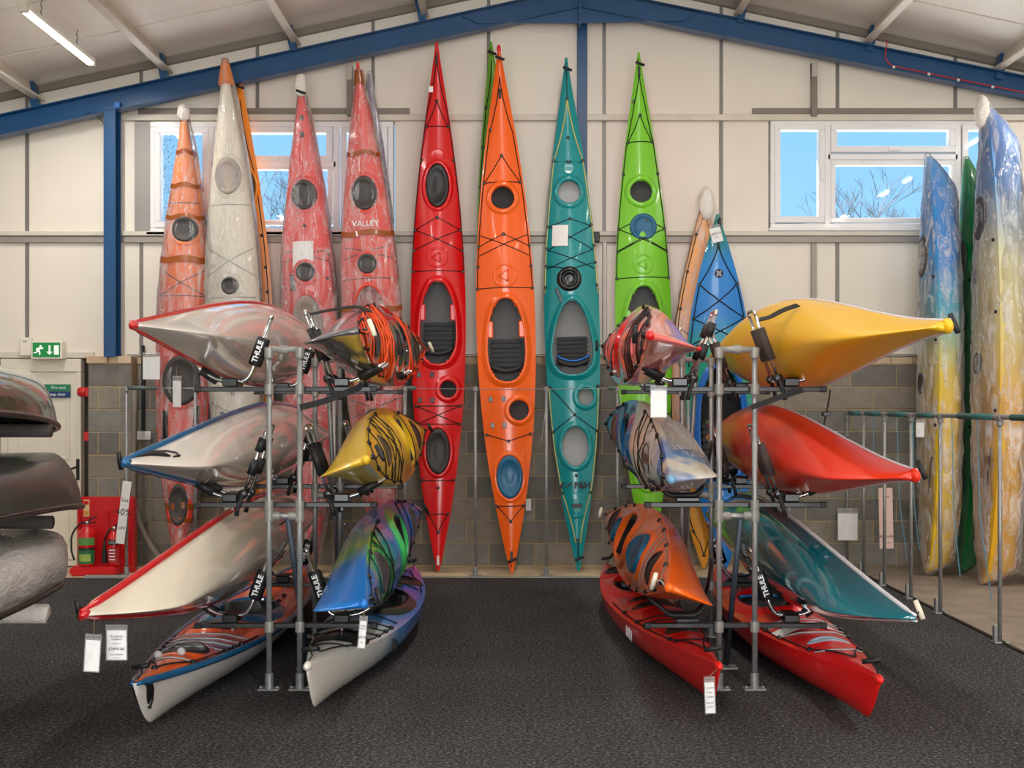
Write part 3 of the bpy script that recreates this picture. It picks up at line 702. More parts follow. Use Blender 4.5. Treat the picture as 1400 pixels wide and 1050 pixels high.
# red sea kayak
y0, y1 = 57, 781; L5 = 5.07
def X(y): return tz(y, y0, y1)*L5/2
def t(y): return tz(y, y0, y1)
px = 1/142.5
feats = rig_x(t(313), t(341)) + rig_bar(t(172), y=.82) + rig_bar(t(370)) + rig_x(t(555), t(580)) + rig_bar(t(555)) + rig_bar(t(580)) + rig_bar(t(657)) + rig_bar(t(703), y=.8) + [
    ('bungee', [(t(138), 0), (t(172), .82)]), ('bungee', [(t(138), 0), (t(172), -.82)]), ('bungee', [(t(313), .93), (t(297), 0), (t(313), -.93)]),
    ('bungee', [(t(728), 0), (t(703), .8)]), ('bungee', [(t(728), 0), (t(703), -.8)]),
    ('fit', [(t(138), 0), (t(172), .82), (t(172), -.82), (t(217), .92), (t(217), -.92), (t(297), 0), (t(313), .93), (t(313), -.93), (t(341), .93), (t(341), -.93), (t(370), .93), (t(370), -.93), (t(555), .9), (t(555), -.9), (t(580), .9), (t(580), -.9), (t(657), .9), (t(657), -.9), (t(667), 0), (t(703), .8), (t(703), -.8), (t(728), 0)]),
    ('anchor', [(t(512), .72), (t(512), .22), (t(547), .72), (t(547), .22)]),
    ('dish', X(212), 0, .055), ('cover', X(253), 0, .21, .112, mat('black_hatch_rubber', (30, 28, 30), .45), .012), ('ring', X(352), 0, .09),
    ('cockpit', X(441), 0, .40, .175, .16), ('hole', X(532), -14*px, .085, .082, 0, {'inside': BULKD}), ('cover', X(617), 0, .22, .115, mat('dark_bronze_hatch', (48, 44, 42), .5), .012), ('rider', t(83), BLACKG), ('rider', t(766), mat('white_rubber', (225, 222, 215), .5)),
    ('line', [(t(72), .0), (t(150), .9), (t(217), .96), (t(370), .97)]), ('line', [(t(72), .0), (t(150), -.9), (t(217), -.96), (t(370), -.97)])]
standing('sea_kayak', 'all-red sea kayak standing bow up with black oval hatches', (597, 57), (599, 781), .51, RED_P, RED_P, feats, inner=GREYIN, toggles=(0, 0), cat='kayak')
# orange with red hull
y0, y1 = 64, 783; L5 = 5.03
feats = rig_x(t(320), t(348)) + rig_bar(t(248), y=.86) + rig_bar(t(393)) + rig_bar(t(692)) + [
    ('bungee', [(t(212), 0), (t(248), .86)]), ('bungee', [(t(212), 0), (t(248), -.86)]), ('bungee', [(t(335), .93), (t(320), 0), (t(335), -.93)]),
    ('line', [(t(105), .0), (t(180), .82), (t(248), .9), (t(335), .94), (t(393), .95)]), ('line', [(t(105), .0), (t(180), -.82), (t(248), -.9), (t(335), -.94), (t(393), -.95)]),
    ('line', [(t(594), .9), (t(603), 0), (t(594), -.9)]), ('bungee', [(t(693), .88), (t(713), 0), (t(693), -.88)]),
    ('fit', [(t(176), .75), (t(212), 0), (t(248), .86), (t(248), -.86), (t(320), 0), (t(335), .94), (t(335), -.94), (t(363), .94), (t(363), -.94), (t(393), .95), (t(393), -.95), (t(594), .9), (t(594), -.9), (t(603), 0), (t(692), .9), (t(692), -.9), (t(713), 0)]),
    ('anchor', [(t(545), .62), (t(545), .15), (t(581), .62), (t(581), .15)]),
    ('hole', X(271), 0, .115, .115, 0, {'inside': BULKD}), ('ring', X(377), 0, .105), ('cockpit', X(464), 0, .40, .18, .14), ('hole', X(560), -15*px, .10, .098, 0, {'inside': DARKIN}),
    ('cover', X(650), 0, .205, .125, BLUEH, .008), ('rider', t(128), BLACKG), ('rider', t(760), BLACKG)]
standing('sea_kayak', 'orange decked sea kayak with red hull standing beside the all-red one', (682, 64), (700, 783), .54, RED_P, ORG, feats, Y=11.43, inner=GREYIN, toggles=(1, 1), nose=(RED_P, None))
standing('sea_kayak', 'green kayak peeping out behind the orange and red sea kayak', (671, 57), (702, 776), .46, plastic('leaf_green', (96, 160, 24)), plastic('leaf_green', (96, 160, 24)),
         [('line', [(.93, 0), (.75, .8), (.5, .9), (.2, .9)]), ('fit', [(.75, .8), (.6, .86), (.45, .9)])], Y=11.80, D=.11, rb=.02, rs=.02, crown=.02, peak=.0, rock=.02, toggles=(1, 0))
# teal
y0, y1 = 79, 780; L5 = 4.9
YEL = mat('yellow_cord', (214, 196, 110), .6)
feats = rig_x(t(308), t(340)) + rig_x(t(340), t(366)) + [
    ('line', [(t(135), 0), (t(218), .9), (t(330), .96), (t(400), .97)], .006, YEL), ('line', [(t(135), 0), (t(218), -.9), (t(330), -.96), (t(400), -.97)], .006, YEL),
    ('line', [(t(528), .94), (t(620), .96), (t(674), .9), (t(742), .3)], .006, YEL), ('line', [(t(528), -.94), (t(620), -.96), (t(674), -.9), (t(742), -.3)], .006, YEL),
    ('bungee', [(t(308), .92), (t(299), 0), (t(308), -.92)]), ('bungee', [(t(362), .92), (t(368), 0), (t(358), -.92)]), ('line', [(t(95), .0), (t(135), 0)]), ('bungee', [(t(219), .86), (t(221), -.86)]),
    ('line', [(t(590), .93), (t(567), 0), (t(590), -.93)]), ('line', [(t(528), .9), (t(567), 0)]), ('bungee', [(t(742), 0), (t(765), 0)], .007),
    ('fit', [(t(135), 0), (t(188), 0), (t(218), .9), (t(218), -.9), (t(221), 0), (t(299), 0), (t(308), .93), (t(306), -.93), (t(338), .95), (t(335), -.95), (t(362), .95), (t(358), -.95), (t(391), .95), (t(389), -.95), (t(528), .92), (t(528), -.92), (t(567), 0), (t(590), .95), (t(590), -.95), (t(650), 0), (t(674), .88), (t(674), -.88), (t(738), 0)]),
    ('dish', X(229), 0, .045), ('hole', X(261), 0, .115, .112, 0, {'inside': BULK}), ('cover', X(381), 3*px, .075, .075, BLACKG, .014, BLACKG), ('slide', X(403), 17*px, .075, .016, .38),
    ('cockpit', X(461), 0, .36, .195, .34, {'piping': mat('blue_piping', (30, 120, 220), .4), 'brace': False}), ('hole', X(543), -16*px, .085, .082, 0, {'inside': BULK}), ('hole', X(611), 0, .195, .132, 0, {'inside': BULK}),
    ('text', 'P', t(663), 3*px, .10, INK, PI), ('lid', X(692), 0, .12, .08, TEAL), ('sheet', X(321), 14*px, .10, .075, PAPER, -.05)]
feats = [f for f in feats if f[0] != 'text']
kk, K7 = standing('sea_kayak', 'teal sea kayak standing bow up with pale open hatches and a paper on its deck', (774, 79), (791, 780), .51, plastic('dark_teal_hull', (0, 116, 128)), TEAL, feats, inner=BULK, toggles=(1, 1))
LG = mat('black_lettering', (14, 14, 16), .5)
def on_deck(K, t_, y, rot, dz=.008): x = t_*K.L/2; return Matrix.Translation((x, y, K.dz(x, y)+dz)) @ Matrix.Rotation(rot, 4, 'Z')
R90 = -PI/2      # reading upright on a boat that stands bow up
text('lettering', 'P&H', .085, LG, kk, on_deck(K7, t(664), -8*px, R90, .018), bold=.003)
bm = B(); poly(bm, [(-.09, -.035), (-.045, -.035), (.0, .035), (-.02, .035)], .003); o = obj('emblem', bm, LG, kk); o.matrix_local = on_deck(K7, t(664), 15*px, R90, .014)
bm = B(); poly(bm, [(-.06, -.02), (-.035, -.02), (.03, .034), (.005, .034)], .003); o = obj('emblem', bm, LG, kk); o.matrix_local = on_deck(K7, t(664), 8.5*px, R90, .014)
for s_ in (-1, 1):
    text('lettering', 'SCORPIO', .06, mat('dark_teal_letters', (0, 60, 66), .5), kk, Matrix.Translation((X(408), s_*(K7.b(t(408))+.004), K7.g(t(408))-.05)) @ Matrix.Rotation(-s_*PI/2, 4, 'X'), bold=.001)
# lime green with orange hull
y0, y1 = 72, 778; L5 = 4.95
feats = rig_x(t(312), t(342)) + rig_bar(t(193), y=.84) + rig_bar(t(379)) + rig_bar(t(567)) + rig_bar(t(692)) + rig_x(t(567), t(590)) + [
    ('bungee', [(t(157), 0), (t(193), .84)]), ('bungee', [(t(157), 0), (t(193), -.84)]), ('bungee', [(t(311), .94), (t(298), 0), (t(311), -.94)]), ('bungee', [(t(341), .94), (t(325), 0), (t(341), -.94)]),
    ('line', [(t(100), .0), (t(140), .6), (t(193), .9), (t(312), .96), (t(379), .96)]), ('line', [(t(100), .0), (t(140), -.6), (t(193), -.9), (t(312), -.96), (t(379), -.96)]),
    ('fit', [(t(138), .7), (t(157), 0), (t(193), .84), (t(193), -.84), (t(236), .92), (t(236), -.92), (t(311), .94), (t(311), -.94), (t(342), .94), (t(342), -.94), (t(379), .95), (t(379), -.95), (t(510), .9), (t(567), .9), (t(567), -.9), (t(692), .9), (t(692), -.9)]),
    ('anchor', [(t(556), .62), (t(556), .15)]), ('hole', X(261), 0, .112, .112, 0, {'inside': DARKIN}), ('ring', X(361), 0, .09), ('cockpit', X(450), 0, .42, .18, .14), ('cover', X(640), 0, .2, .12, BLUEH, .01), ('rider', t(98), BLACKG)]
kk, K8 = standing('sea_kayak', 'lime green sea kayak standing bow up with a blue hatch cover hung on its deck', (873, 72), (889, 778), .52, plastic('orange_red_hull', (214, 62, 18)), GRN, feats, inner=GREYIN, toggles=(1, 0))
hc = thing('hatch_cover', 'loose round blue hatch cover tucked under the green kayak deck lines', 'hatch cover', at(879.5, 310, 11.57))
bm = B(); lathe(bm, [(.125, -.012), (.13, 0), (.125, .014), (.10, .018), (.095, .012), (.05, .012)], 30, Matrix.Rotation(PI/2, 4, 'X')); obj('cover_disc', bm, BLUEH, hc, True)
bm = B(); lathe(bm, [(.016, .0), (.014, .02), (.0135, .021)], 10, Matrix.Translation((.035, -.0, .06)) @ Matrix.Rotation(PI/2, 4, 'X')); obj('cover_knob', bm, BLACKG, hc)
bm = B(); tube(bm, [(.0, .01, .11), (.0, .0, .25)], .003, 4); obj('cord', bm, CORD, hc)

# wrapped kayaks in front of the left window
OR1 = blend('wrapped_orange_red', [(0, (214, 52, 38)), (.32, (232, 66, 40)), (.5, (226, 64, 44)), (.62, (242, 120, 34)), (1, (240, 150, 60))], wob=.06, rough=.4)
WRED = plastic('wrapped_red', (222, 50, 48), .4); WRED2 = plastic('wrapped_orange_red_two', (222, 62, 44), .4); CREAMP = plastic('wrapped_cream', (222, 212, 194), .4)
DH = mat('dark_hatch_rubber', (66, 60, 58), .5)
def capped(kk_, K_, ln, off=0):
    bm = B(); bmesh.ops.create_uvsphere(bm, u_segments=16, v_segments=12, radius=1, matrix=Matrix.Translation((K_.L/2-ln*.5, -off, K_.g(1)+.01)) @ Matrix.Diagonal((ln*1.3, .06, .05, 1)))
    for v in bm.verts: v.co += v.normal*.014*noise.noise(v.co*24)
    obj('foam_cap', bm, PFOAM, kk_, True)
y0, y1 = 149, 777; L5 = 4.4
feats = rig_x(t(368), t(404)) + rig_bar(t(276)) + rig_bar(t(404)) + rig_bar(t(600)) + [('cover', X(313), -3*px, .12, .125, DH), ('cover', X(520), 0, .24, .19, DH), ('anchor', [(t(590), .6), (t(590), -.6)]), ('cover', X(690), 0, .2, .12, DH),
    ('line', [(t(562), .6), (t(600), .62)], .03), ('line', [(t(555), -.6), (t(600), -.62)], .03)]
kkV0, KV0 = standing('wrapped_kayak', 'orange and red kayak in clear film banded with brown tape, nearest the pier', (251, 150), (242, 776), .51, OR1, OR1, feats, wrap=(-1.01, 1.02, .015, .03), Y=11.55, toggles=(0, 0),
         tapes=[(t(206), .02), (t(252), .02), (t(295), .02), (t(354), .03), (t(610), .03), (t(693), .03), (t(712), .02), (t(768), .05), (t(158), .04)])
capped(kkV0, KV0, .06)
y0, y1 = 79, 760; L5 = 4.8
feats = rig_x(t(335), t(372), GREYCORD) + rig_bar(t(276), GREYCORD) + rig_bar(t(402), GREYCORD) + rig_x(t(545), t(575), GREYCORD) + [('cover', X(387), 0, .08, .08, DH), ('cover', X(240), 0, .17, .12, mat('taupe_hatch', (166, 152, 140), .5)), ('cockpit', X(470), 0, .38, .18, .15), ('anchor', [(t(560), .5)])]
kk, K1 = standing('wrapped_kayak', 'cream white kayak in bubble wrap with an orange foam-capped tip', (307, 80), (323, 768), .49, CREAMP, CREAMP, feats, wrap=(-1.01, 1.0, .02, .035, film('bubble_wrap', base=.06, amount=.35, stretch=(1.5, 5, 5), scale=5, bump=.3)), Y=11.36, toggles=(0, 0))
bm = B(); loft(bm, [[Vector((tt*K1.L/2, (K1.b(min(1, tt))+.022+q)*math.cos(2*PI*j/16), K1.g(min(1, tt))-.02+(.05+q)*math.sin(2*PI*j/16))) for j in range(16)] for tt, q in ((.90, .012), (.93, .01), (.97, .004), (1.0, -.004))]); obj('tip_sleeve', bm, mat('orange_foam', (226, 140, 84), .6, bump=.5, bscale=50), kk, True)
y0, y1 = 103, 776; L5 = 4.7
standing('sea_kayak', 'bright orange kayak leaning behind the bubble-wrapped cream one', (328, 104), (346, 776), .49, plastic('amber_plastic', (246, 138, 10)), plastic('amber_plastic', (246, 138, 10)),
         [('line', [(.9, 0), (.6, -.8), (.3, -.86), (0, -.88)]), ('fit', [(.35, -.8), (.22, -.84), (.12, -.85), (.02, -.86)]), ('cover', .56*2.35, -.02, .18, .1, DH)], Y=11.80, D=.11, rb=.02, rs=.02, crown=.02, peak=0, rock=.02, toggles=(1, 0))
y0, y1 = 110, 777; L5 = 4.68
feats = rig_x(t(340), t(356)) + [('cover', X(267), 0, .14, .12, DH), ('cover', X(372), 0, .09, .09, DH), ('cover', X(452), 0, .34, .15, mat('taupe_cover', (150, 132, 120), .6)), ('sheet', X(350), 3*px, .14, .10, PAPER, 0), ('slide', X(386), 18*px, .08, .022, .05), ('anchor', [(t(160), 0), (t(183), 0)]), ('fit', [(t(308), 0), (t(380), -.8), (t(345), -.9)]), ('line', [(t(345), -.9), (t(400), -.95)]), ('cover', X(600), 0, .2, .12, DH)]
kkV3, KV3 = standing('wrapped_kayak', 'pinkish red kayak in clear film with a paper sheet under the film', (411, 111), (428, 777), .51, WRED, WRED, feats, wrap=(-1.01, 1.025, .02, .05), Y=11.46, toggles=(1, 0))
capped(kkV3, KV3, .09)
y0, y1 = 84, 777; L5 = 4.86
feats = rig_x(t(335), t(352)) + rig_bar(t(380)) + rig_x(t(545), t(570)) + [('cover', X(265), 0, .16, .12, DH), ('cover', X(361), 0, .092, .092, DH), ('cockpit', X(445), 0, .38, .165, .15, {'seat': BULK}), ('cover', X(585), 0, .2, .14, DH)]
kk, K4 = standing('wrapped_kayak', 'orange-red kayak in clear film with brown tape round its tip and middle', (489, 85), (522, 777), .53, WRED2, WRED2, feats, wrap=(-1.01, .93, .016, .05), Y=11.42, toggles=(0, 0), tapes=[(t(208), .02), (t(318), .025), (t(104), .07), (t(421), .025)])
text('lettering', 'VALLEY', .075, WHITEP, kk, on_deck(K4, t(305), 0, R90), bold=.001)
standing('wrapped_kayak', 'tip of a pink-wrapped purple kayak behind the taped orange-red one', (505, 101), (520, 777), .46, plastic('purple_plastic', (96, 70, 120)), plastic('purple_plastic', (96, 70, 120)), [], Y=11.80, D=.11, rb=.02, rs=.02, crown=.02, peak=0, rock=.02, toggles=(0, 0), wrap=(.4, 1.01, .012, .04, film('milky_wrap', base=.2, amount=.4)))

# pair behind the right rack
BT = blend('blue_teal_fade', [(0, (10, 110, 190)), (.3, (16, 120, 200)), (.50, (20, 150, 110)), (.60, (14, 150, 130)), (.72, (8, 122, 205)), (.86, (12, 128, 208)), (.93, (8, 130, 130)), (1, (8, 130, 120))], lo=-1.72, hi=1.72, wob=.03, rough=.3)
y0, y1 = 292, 778; L5 = 3.45
feats = [('line', [(t(335), 0), (t(387), .88), (t(440), .9), (t(500), .92)], .006), ('line', [(t(335), 0), (t(387), -.88), (t(440), -.9), (t(500), -.92)], .006), ('bungee', [(t(387), .88), (t(434), -.9)], .006), ('bungee', [(t(387), -.88), (t(434), .9)], .006), ('bungee', [(t(434), .9), (t(470), -.9)], .006), ('bungee', [(t(434), -.9), (t(470), .9)], .006), ('line', [(t(300), 0), (t(335), 0)], .006),
    ('fit', [(t(335), 0), (t(387), .88), (t(387), -.88), (t(434), .9), (t(434), -.9)]), ('cockpit', X(580), 0, .56, .24, .06, {'rim': plastic('bright_blue_rim', (10, 100, 190)), 'brace': False}), ('cover', X(700), 0, .14, .16, BLUEH), ('slide', X(312), -.02, .06, .012, 0)]
kk, K10 = standing('touring_kayak', 'blue to green touring kayak with black crossed deck cords behind the right rack', (981, 293), (992, 778), .64, plastic('blue_plastic', (10, 96, 170)), BT, feats, Y=11.40, D=.22, rb=.10, rs=.08, qb=1.05, inner=mat('black_inside', (20, 20, 22), .7), toggles=(0, 0))
bm = B(); lathe(bm, [(.042, 0), (.042, .004), (.041, .0041)], 20); o = obj('emblem', bm, mat('dark_emblem', (20, 34, 60), .5), kk); o.matrix_local = on_deck(K10, t(373), 0, 0, .006)
bm = B(); 
for a_ in (-1, 1):
    tube(bm, bend([(-.026, a_*.024, 0), (-.012, a_*.010, 0), (.012, a_*.010, 0), (.026, a_*.024, 0)], .008), .0035, 5)
    tube(bm, [(a_*.012, -.012, 0), (a_*.012, .012, 0)], .003, 5)
o = obj('emblem_lines', bm, WHITEP, kk); o.matrix_local = on_deck(K10, t(373), 0, 0, .011)
kk, K9 = standing('wrapped_kayak', 'amber yellow kayak with white foam wrapped over its tip behind the blue one', (963, 270), (962, 777), .60, plastic('amber_yellow', (240, 164, 44)), plastic('amber_yellow', (240, 164, 44)), rig_lines() + rig_x(.3, .1), Y=11.80, D=.11, rb=.03, rs=.02, crown=.02, peak=0, rock=.02, toggles=(0, 0), wrap=(-.3, .98, .012, .03))
bm = B(); bmesh.ops.create_uvsphere(bm, u_segments=16, v_segments=12, radius=1, matrix=Matrix.Translation((K9.L/2-.06, -.02, K9.g(1)-.0)) @ Matrix.Diagonal((.17, .075, .06, 1)))
for v in bm.verts: v.co += v.normal*.012*noise.noise(v.co*22)
obj('foam_cap', bm, PFOAM, kk, True)

# fishing kayaks standing in the storage bay on the right
BY1 = blend('blue_yellow_fade', [(0, (238, 196, 10)), (.40, (236, 198, 30)), (.5, (214, 196, 90)), (.62, (90, 176, 190)), (.75, (20, 140, 214)), (1, (60, 160, 226))], lo=-2, hi=2, wob=.05, rough=.35)
BY2 = blend('blue_sand_fade', [(0, (226, 170, 20)), (.36, (224, 172, 40)), (.5, (216, 196, 120)), (.66, (206, 200, 160)), (.8, (70, 130, 190)), (1, (60, 120, 190))], lo=-2.4, hi=2.4, wob=.05, rough=.35)
GR2 = plastic('deep_green_film', (0, 124, 60), .2, .6)
FF = dict(rb=.02, rs=.02, n_mid=2.8, n_end=1.8, crown=.05, peak=.0, rock=.05, qb=.8, qs=.55, s0=-.1, eb=.80, es=.93, toggles=(0, 0))
FFILM = film('fishing_kayak_film', base=.05, amount=.5, stretch=(.9, 3.5, 3.5), scale=3.2, soft=.25, crease=.6)
def fish_feats(L): return [('cover', .26*L, 0, .2, .13, DH), ('cover', -.05*L, 0, .10, .09, DH), ('slide', .14*L, .12, .06, .03, 0), ('fit', [(.4, .8), (.4, -.8), (.1, .85), (.1, -.85), (-.3, .85), (-.3, -.85)]), ('bungee', [(-.45, .7), (-.62, .5)], .008), ('bungee', [(-.45, -.7), (-.62, -.5)], .008)]
kk, Kw = standing('fishing_kayak', 'blue to yellow kayak in clear film, left of the green one in the storage bay', (1268, 214), (1266, 784), .60, BY1, BY1, fish_feats(3.9), Y=11.30, Yb=11.5, D=.28, up=Vector((-1, .02, 0)), wrap=(-1.01, 1.02, .02, .09, FFILM), **FF)
def side_text(K, kk, body, t_, size, m_, s_=-1, dz=-.10): return text('lettering', body, size, m_, kk, Matrix.Translation((t_*K.L/2, s_*(K.b(t_)+.004), K.g(t_)+dz)) @ Matrix.Rotation(PI if s_ > 0 else 0, 4, 'Z') @ Matrix.Rotation(PI/2, 4, 'X'), bold=.0015)
GOLD = mat('gold_lettering', (206, 176, 80), .5)
kk1, Kw1 = kk, Kw
kk, Kw = standing('fishing_kayak', 'glossy deep green kayak with small coloured stickers in the storage bay', (1320, 217), (1313, 783), .44, GR2, GR2, fish_feats(3.9), Y=11.50, Yb=11.6, D=.20, up=Vector((-1, .0, 0)), wrap=(-1.01, 1.01, .012, .05, film('green_film', base=.02, amount=.2, col=(.6, 1, .7), crease=.2)), **FF)
for y_, c in ((437, (60, 200, 60)), (447, (30, 40, 36)), (460, (230, 50, 36))):
    pass
kk2, Kw2 = kk, Kw
kk, Kw = standing('fishing_kayak', 'tall blue to sandy yellow kayak in crinkled film with white foam at its tip', (1346, 143), (1343, 799), .62, BY2, BY2, fish_feats(4.3), Y=10.72, Yb=11.1, D=.33, up=Vector((-1, -.02, 0)), wrap=(-1.01, 1.015, .022, .09, FFILM), **FF)
kk3, Kw3 = kk, Kw
bm = B(); bmesh.ops.create_uvsphere(bm, u_segments=16, v_segments=12, radius=1, matrix=Matrix.Translation((Kw3.L/2-.08, 0, Kw3.g(1)+.02)) @ Matrix.Diagonal((.17, .08, .07, 1)))
for v in bm.verts: v.co += v.normal*.015*noise.noise(v.co*22)
obj('foam_cap', bm, PFOAM, kk, True)
standing('fishing_kayak', 'dark blue kayak with yellow stern at the right edge of the storage bay', (1413, 150), (1412, 800), .60, blend('navy_yellow', [(0, (220, 160, 20)), (.3, (200, 150, 30)), (.36, (20, 26, 40)), (.8, (24, 40, 70)), (1, (70, 130, 190))], lo=-2.3, hi=2.3, wob=.02), blend('navy_yellow', [(0, (220, 160, 20)), (1, (70, 130, 190))]), fish_feats(4.3), Y=10.7, Yb=11.1, D=.28, up=Vector((-1, 0, 0)), wrap=(-1.01, .4, .015, .05), **FF)
for K_, k_, tt, body, sz in ((Kw1, kk1, .15, 'VIKING', .12), (Kw3, kk3, .22, 'VIKING', .12), (Kw1, kk1, -.5, 'PROFISH 400', .075), (Kw3, kk3, -.47, 'PROFISH 400', .085)):
    text('lettering', body, sz, GOLD if body == 'VIKING' else INK, k_, Matrix.Translation((tt*K_.L/2, K_.b(tt)+.006, K_.g(tt)-.09)) @ Matrix.Rotation(PI, 4, 'Z') @ Matrix.Rotation(PI/2, 4, 'X'), bold=.001)
for j, c in enumerate(((60, 210, 60), (24, 40, 34), (235, 50, 36))):
    tt = .235-j*.042; bm = B(); box(bm, -.035, .035, -.003, .003, -.03, .03); o = obj('sticker', bm, mat('sticker_%d' % c[0], c, .5), kk2); x_ = tt*Kw2.L/2; y_ = Kw2.b(tt)*.55
    o.matrix_local = Matrix.Translation((x_, y_, Kw2.dz(x_, y_)+.012)) @ Matrix.Rotation(PI/2, 4, 'X')

# ------------------------------------------------------------------ rails of pipe
def pipe(a, b_, r, m_, nm, par, n_=10):
    bm = B(); tube(bm, [a, b_], r, n_); return obj(nm, bm, m_, par, True)
def collar(p, par, r=.034, h=.07, nm='fitting', axis='Z'):
    me = shared(('collar', r, h), lambda: (lambda bm: (lathe(bm, [(r, -h/2), (r*1.06, -h/2+.008), (r*1.06, h/2-.008), (r, h/2)], 12), bpy.data.meshes.new('fitting'), bm))(B()))
    if isinstance(me, tuple):
        m2 = me[1]; me[2].to_mesh(m2); me[2].free(); m2.materials.append(FITTING); SHARED[('collar', r, h)] = m2; me = m2
    o = obj(nm, me, None, par); o.location = p
    if axis == 'X': o.rotation_euler = (0, PI/2, 0)
    if axis == 'Y': o.rotation_euler = (PI/2, 0, 0)
    return o
def foot(p, par, w_=.075):
    def mk():
        bm = B(); box(bm, -.062, .062, -.04, .04, 0, .010, .004); lathe(bm, [(.024, .010), (.024, .09), (.02, .094)], 12)
        for s_ in (-1, 1): lathe(bm, [(.009, .012), (.009, .02), (.005, .021)], 6, Matrix.Translation((s_*.046, 0, 0)))
        me = bpy.data.meshes.new('base_flange'); bm.to_mesh(me); bm.free(); me.materials.append(STEEL); return me
    o = obj('base_flange', shared('foot', mk), None, par); o.location = p; return o
YR = 11.30
rail = thing('pipe_rail', 'row of thin steel posts with a wire holding the standing kayaks by the back wall', 'rail', (0, YR, 0))
RP = [173, 267, 457, 554, 650, 747, 844, 941]
for i, p in enumerate(RP):
    x = xat(p, YR)
    pipe((x, 0, .01), (x, 0, 1.755), .0145, STEEL, 'post', rail); foot((x, 0, -.012), rail); collar((x, 0, 1.745), rail, .021, .045)
    if i in (0, 3, 6):
        pipe((x, 0, 1.755), (x+(.28 if i == 0 else -.09 if i == 6 else .1), 0, 1.755), .020, mat('grey_pipe_sleeve', (92, 104, 98), .6), 'pipe_sleeve', rail)
bm = B(); tube(bm, [(xat(173, YR), 0, 1.755), (xat(360, YR), 0, 1.748), (xat(554, YR), 0, 1.75), (xat(700, YR), 0, 1.74), (xat(844, YR), 0, 1.75), (xat(941, YR), 0, 1.75)], .0035, 5); obj('wire', bm, STEEL, rail)
for p, sag in ((850, .35), (748, .5), (556, .6)):
    bm = B(); tube(bm, bend([(xat(p, YR), -.02, 1.75), (xat(p-3, YR), -.03, 1.75-sag*.5), (xat(p-8, YR), -.02, 1.75-sag)], .1), .0025, 4); obj('loose_string', bm, mat('pale_string', (170, 180, 182), .7), rail)
# storage bay rail on the right, running towards the photographer
bay = thing('pipe_rail', 'galvanised post rail with green sleeved top pipe along the storage bay', 'rail', (RX, 0, 0))
YS = [11.85, 11.29, 10.65, 9.93, 9.24, 8.10, 6.9]
for i, y in enumerate(YS):
    pipe((0, y, .01), (0, y, 1.50), .0145, STEEL, 'post', bay); collar((0, y, 1.485), bay, .022, .05); collar((0, y+.0, 1.51), bay, .023, .08, axis='Y')
    bm = B(); box(bm, -.05, .05, y-.04, y+.04, 0, .012, .003); box(bm, -.045, -.02, y-.02, y+.02, .012, .12, .004); obj('base_flange', bm, STEEL, bay)
pipe((0, 6.2, 1.515), (0, 11.9, 1.515), .017, STEEL, 'top_pipe', bay)
GS = mat('green_pipe_sleeve', (52, 110, 108), .5)
for a, b_ in ((11.75, 11.4), (11.2, 10.75), (10.5, 10.05), (9.75, 9.4), (8.85, 8.2), (7.9, 7.0)): pipe((0, a, 1.515), (0, b_, 1.515), .023, GS, 'pipe_sleeve', bay)
for y, dx, h_ in ((9.9, .09, 1.1), (10.3, .12, 1.25), (9.0, .1, 1.2), (8.5, .14, 1.3), (11.0, .06, .9)):
    bm = B(); tube(bm, bend([(0, y, 1.51), (.02, y+.03, 1.2), (dx*.2, y+.02, .8), (dx, y+.1, 1.5-h_)], .15), .004, 4); obj('blue_string', bm, mat('blue_string', (96, 150, 170), .7), bay)

# ------------------------------------------------------------------ the two steel racks
YF, YRr = 6.77, 8.30
BARS = (1.686, 1.034, .353)
BARM = mat('black_square_bar', (24, 24, 26), .4, coat=.2)
def rack(xc, hw, label):
    h = thing('kayak_rack', label, 'rack', (xc, 0, 0))
    for y in (YF, YRr):
        for s_ in (-1, 1):
            pipe((s_*hw, y, .01), (s_*hw, y, 1.90), .0165, STEEL, 'post', h, 12); foot((s_*hw, y, 0), h)
            collar((s_*hw, y, 1.89), h, .025, .06)
            for z in BARS: collar((s_*hw, y, z), h, .025, .06)
            collar((s_*hw, y, .975), h, .025, .065)
        pipe((-hw, y, 1.908), (hw, y, 1.908), .019, FITTING, 'top_cross_pipe', h); collar((0, y, 1.908), h, .024, .045, axis='X')
        pipe((-hw, y, .975), (hw, y, .975), .0165, STEEL, 'tie_pipe', h); collar((-hw+.04, y, .975), h, .023, .045, axis='X'); collar((hw-.04, y, .975), h, .023, .045, axis='X')
        for z in BARS:
            bm = B(); box(bm, -.51, .51, y+.030, y+.062, z-.014, z+.014, .004); br = obj('cross_bar', bm, BARM, h)
            for s_ in (-1, 1):
                bm = B(); box(bm, s_*.495-.02, s_*.495+.02, y+.027, y+.065, z-.017, z+.017, .005); obj('end_cap', bm, BLACK, br)
    bm = B(); tube(bm, [(.02, YF, .96), (.035, YF+.55, .03)], .017, 10); obj('brace', bm, mat('blue_grey_brace', (62, 72, 84), .5, metal=.3), h, True)
    bm = B(); box(bm, -.03, .10, YF+.5, YF+.6, 0, .014, .004); obj('brace_foot', bm, STEEL, h)
    bm = B(); tube(bm, [(.0, YRr, 1.88), (-.02, YRr+.7, .03)], .016, 8); obj('brace', bm, STEEL, h, True)
    bm = B(); box(bm, -.08, .04, YRr+.65, YRr+.75, 0, .014, .004); obj('brace_foot', bm, STEEL, h)
    return h
LXC, RXC = -1.309, 1.229
rack(LXC, .086, 'galvanised steel kayak rack on the left with the chrome and white hulls')
rack(RXC, .10, 'galvanised steel kayak rack on the right with the yellow and red hulls')

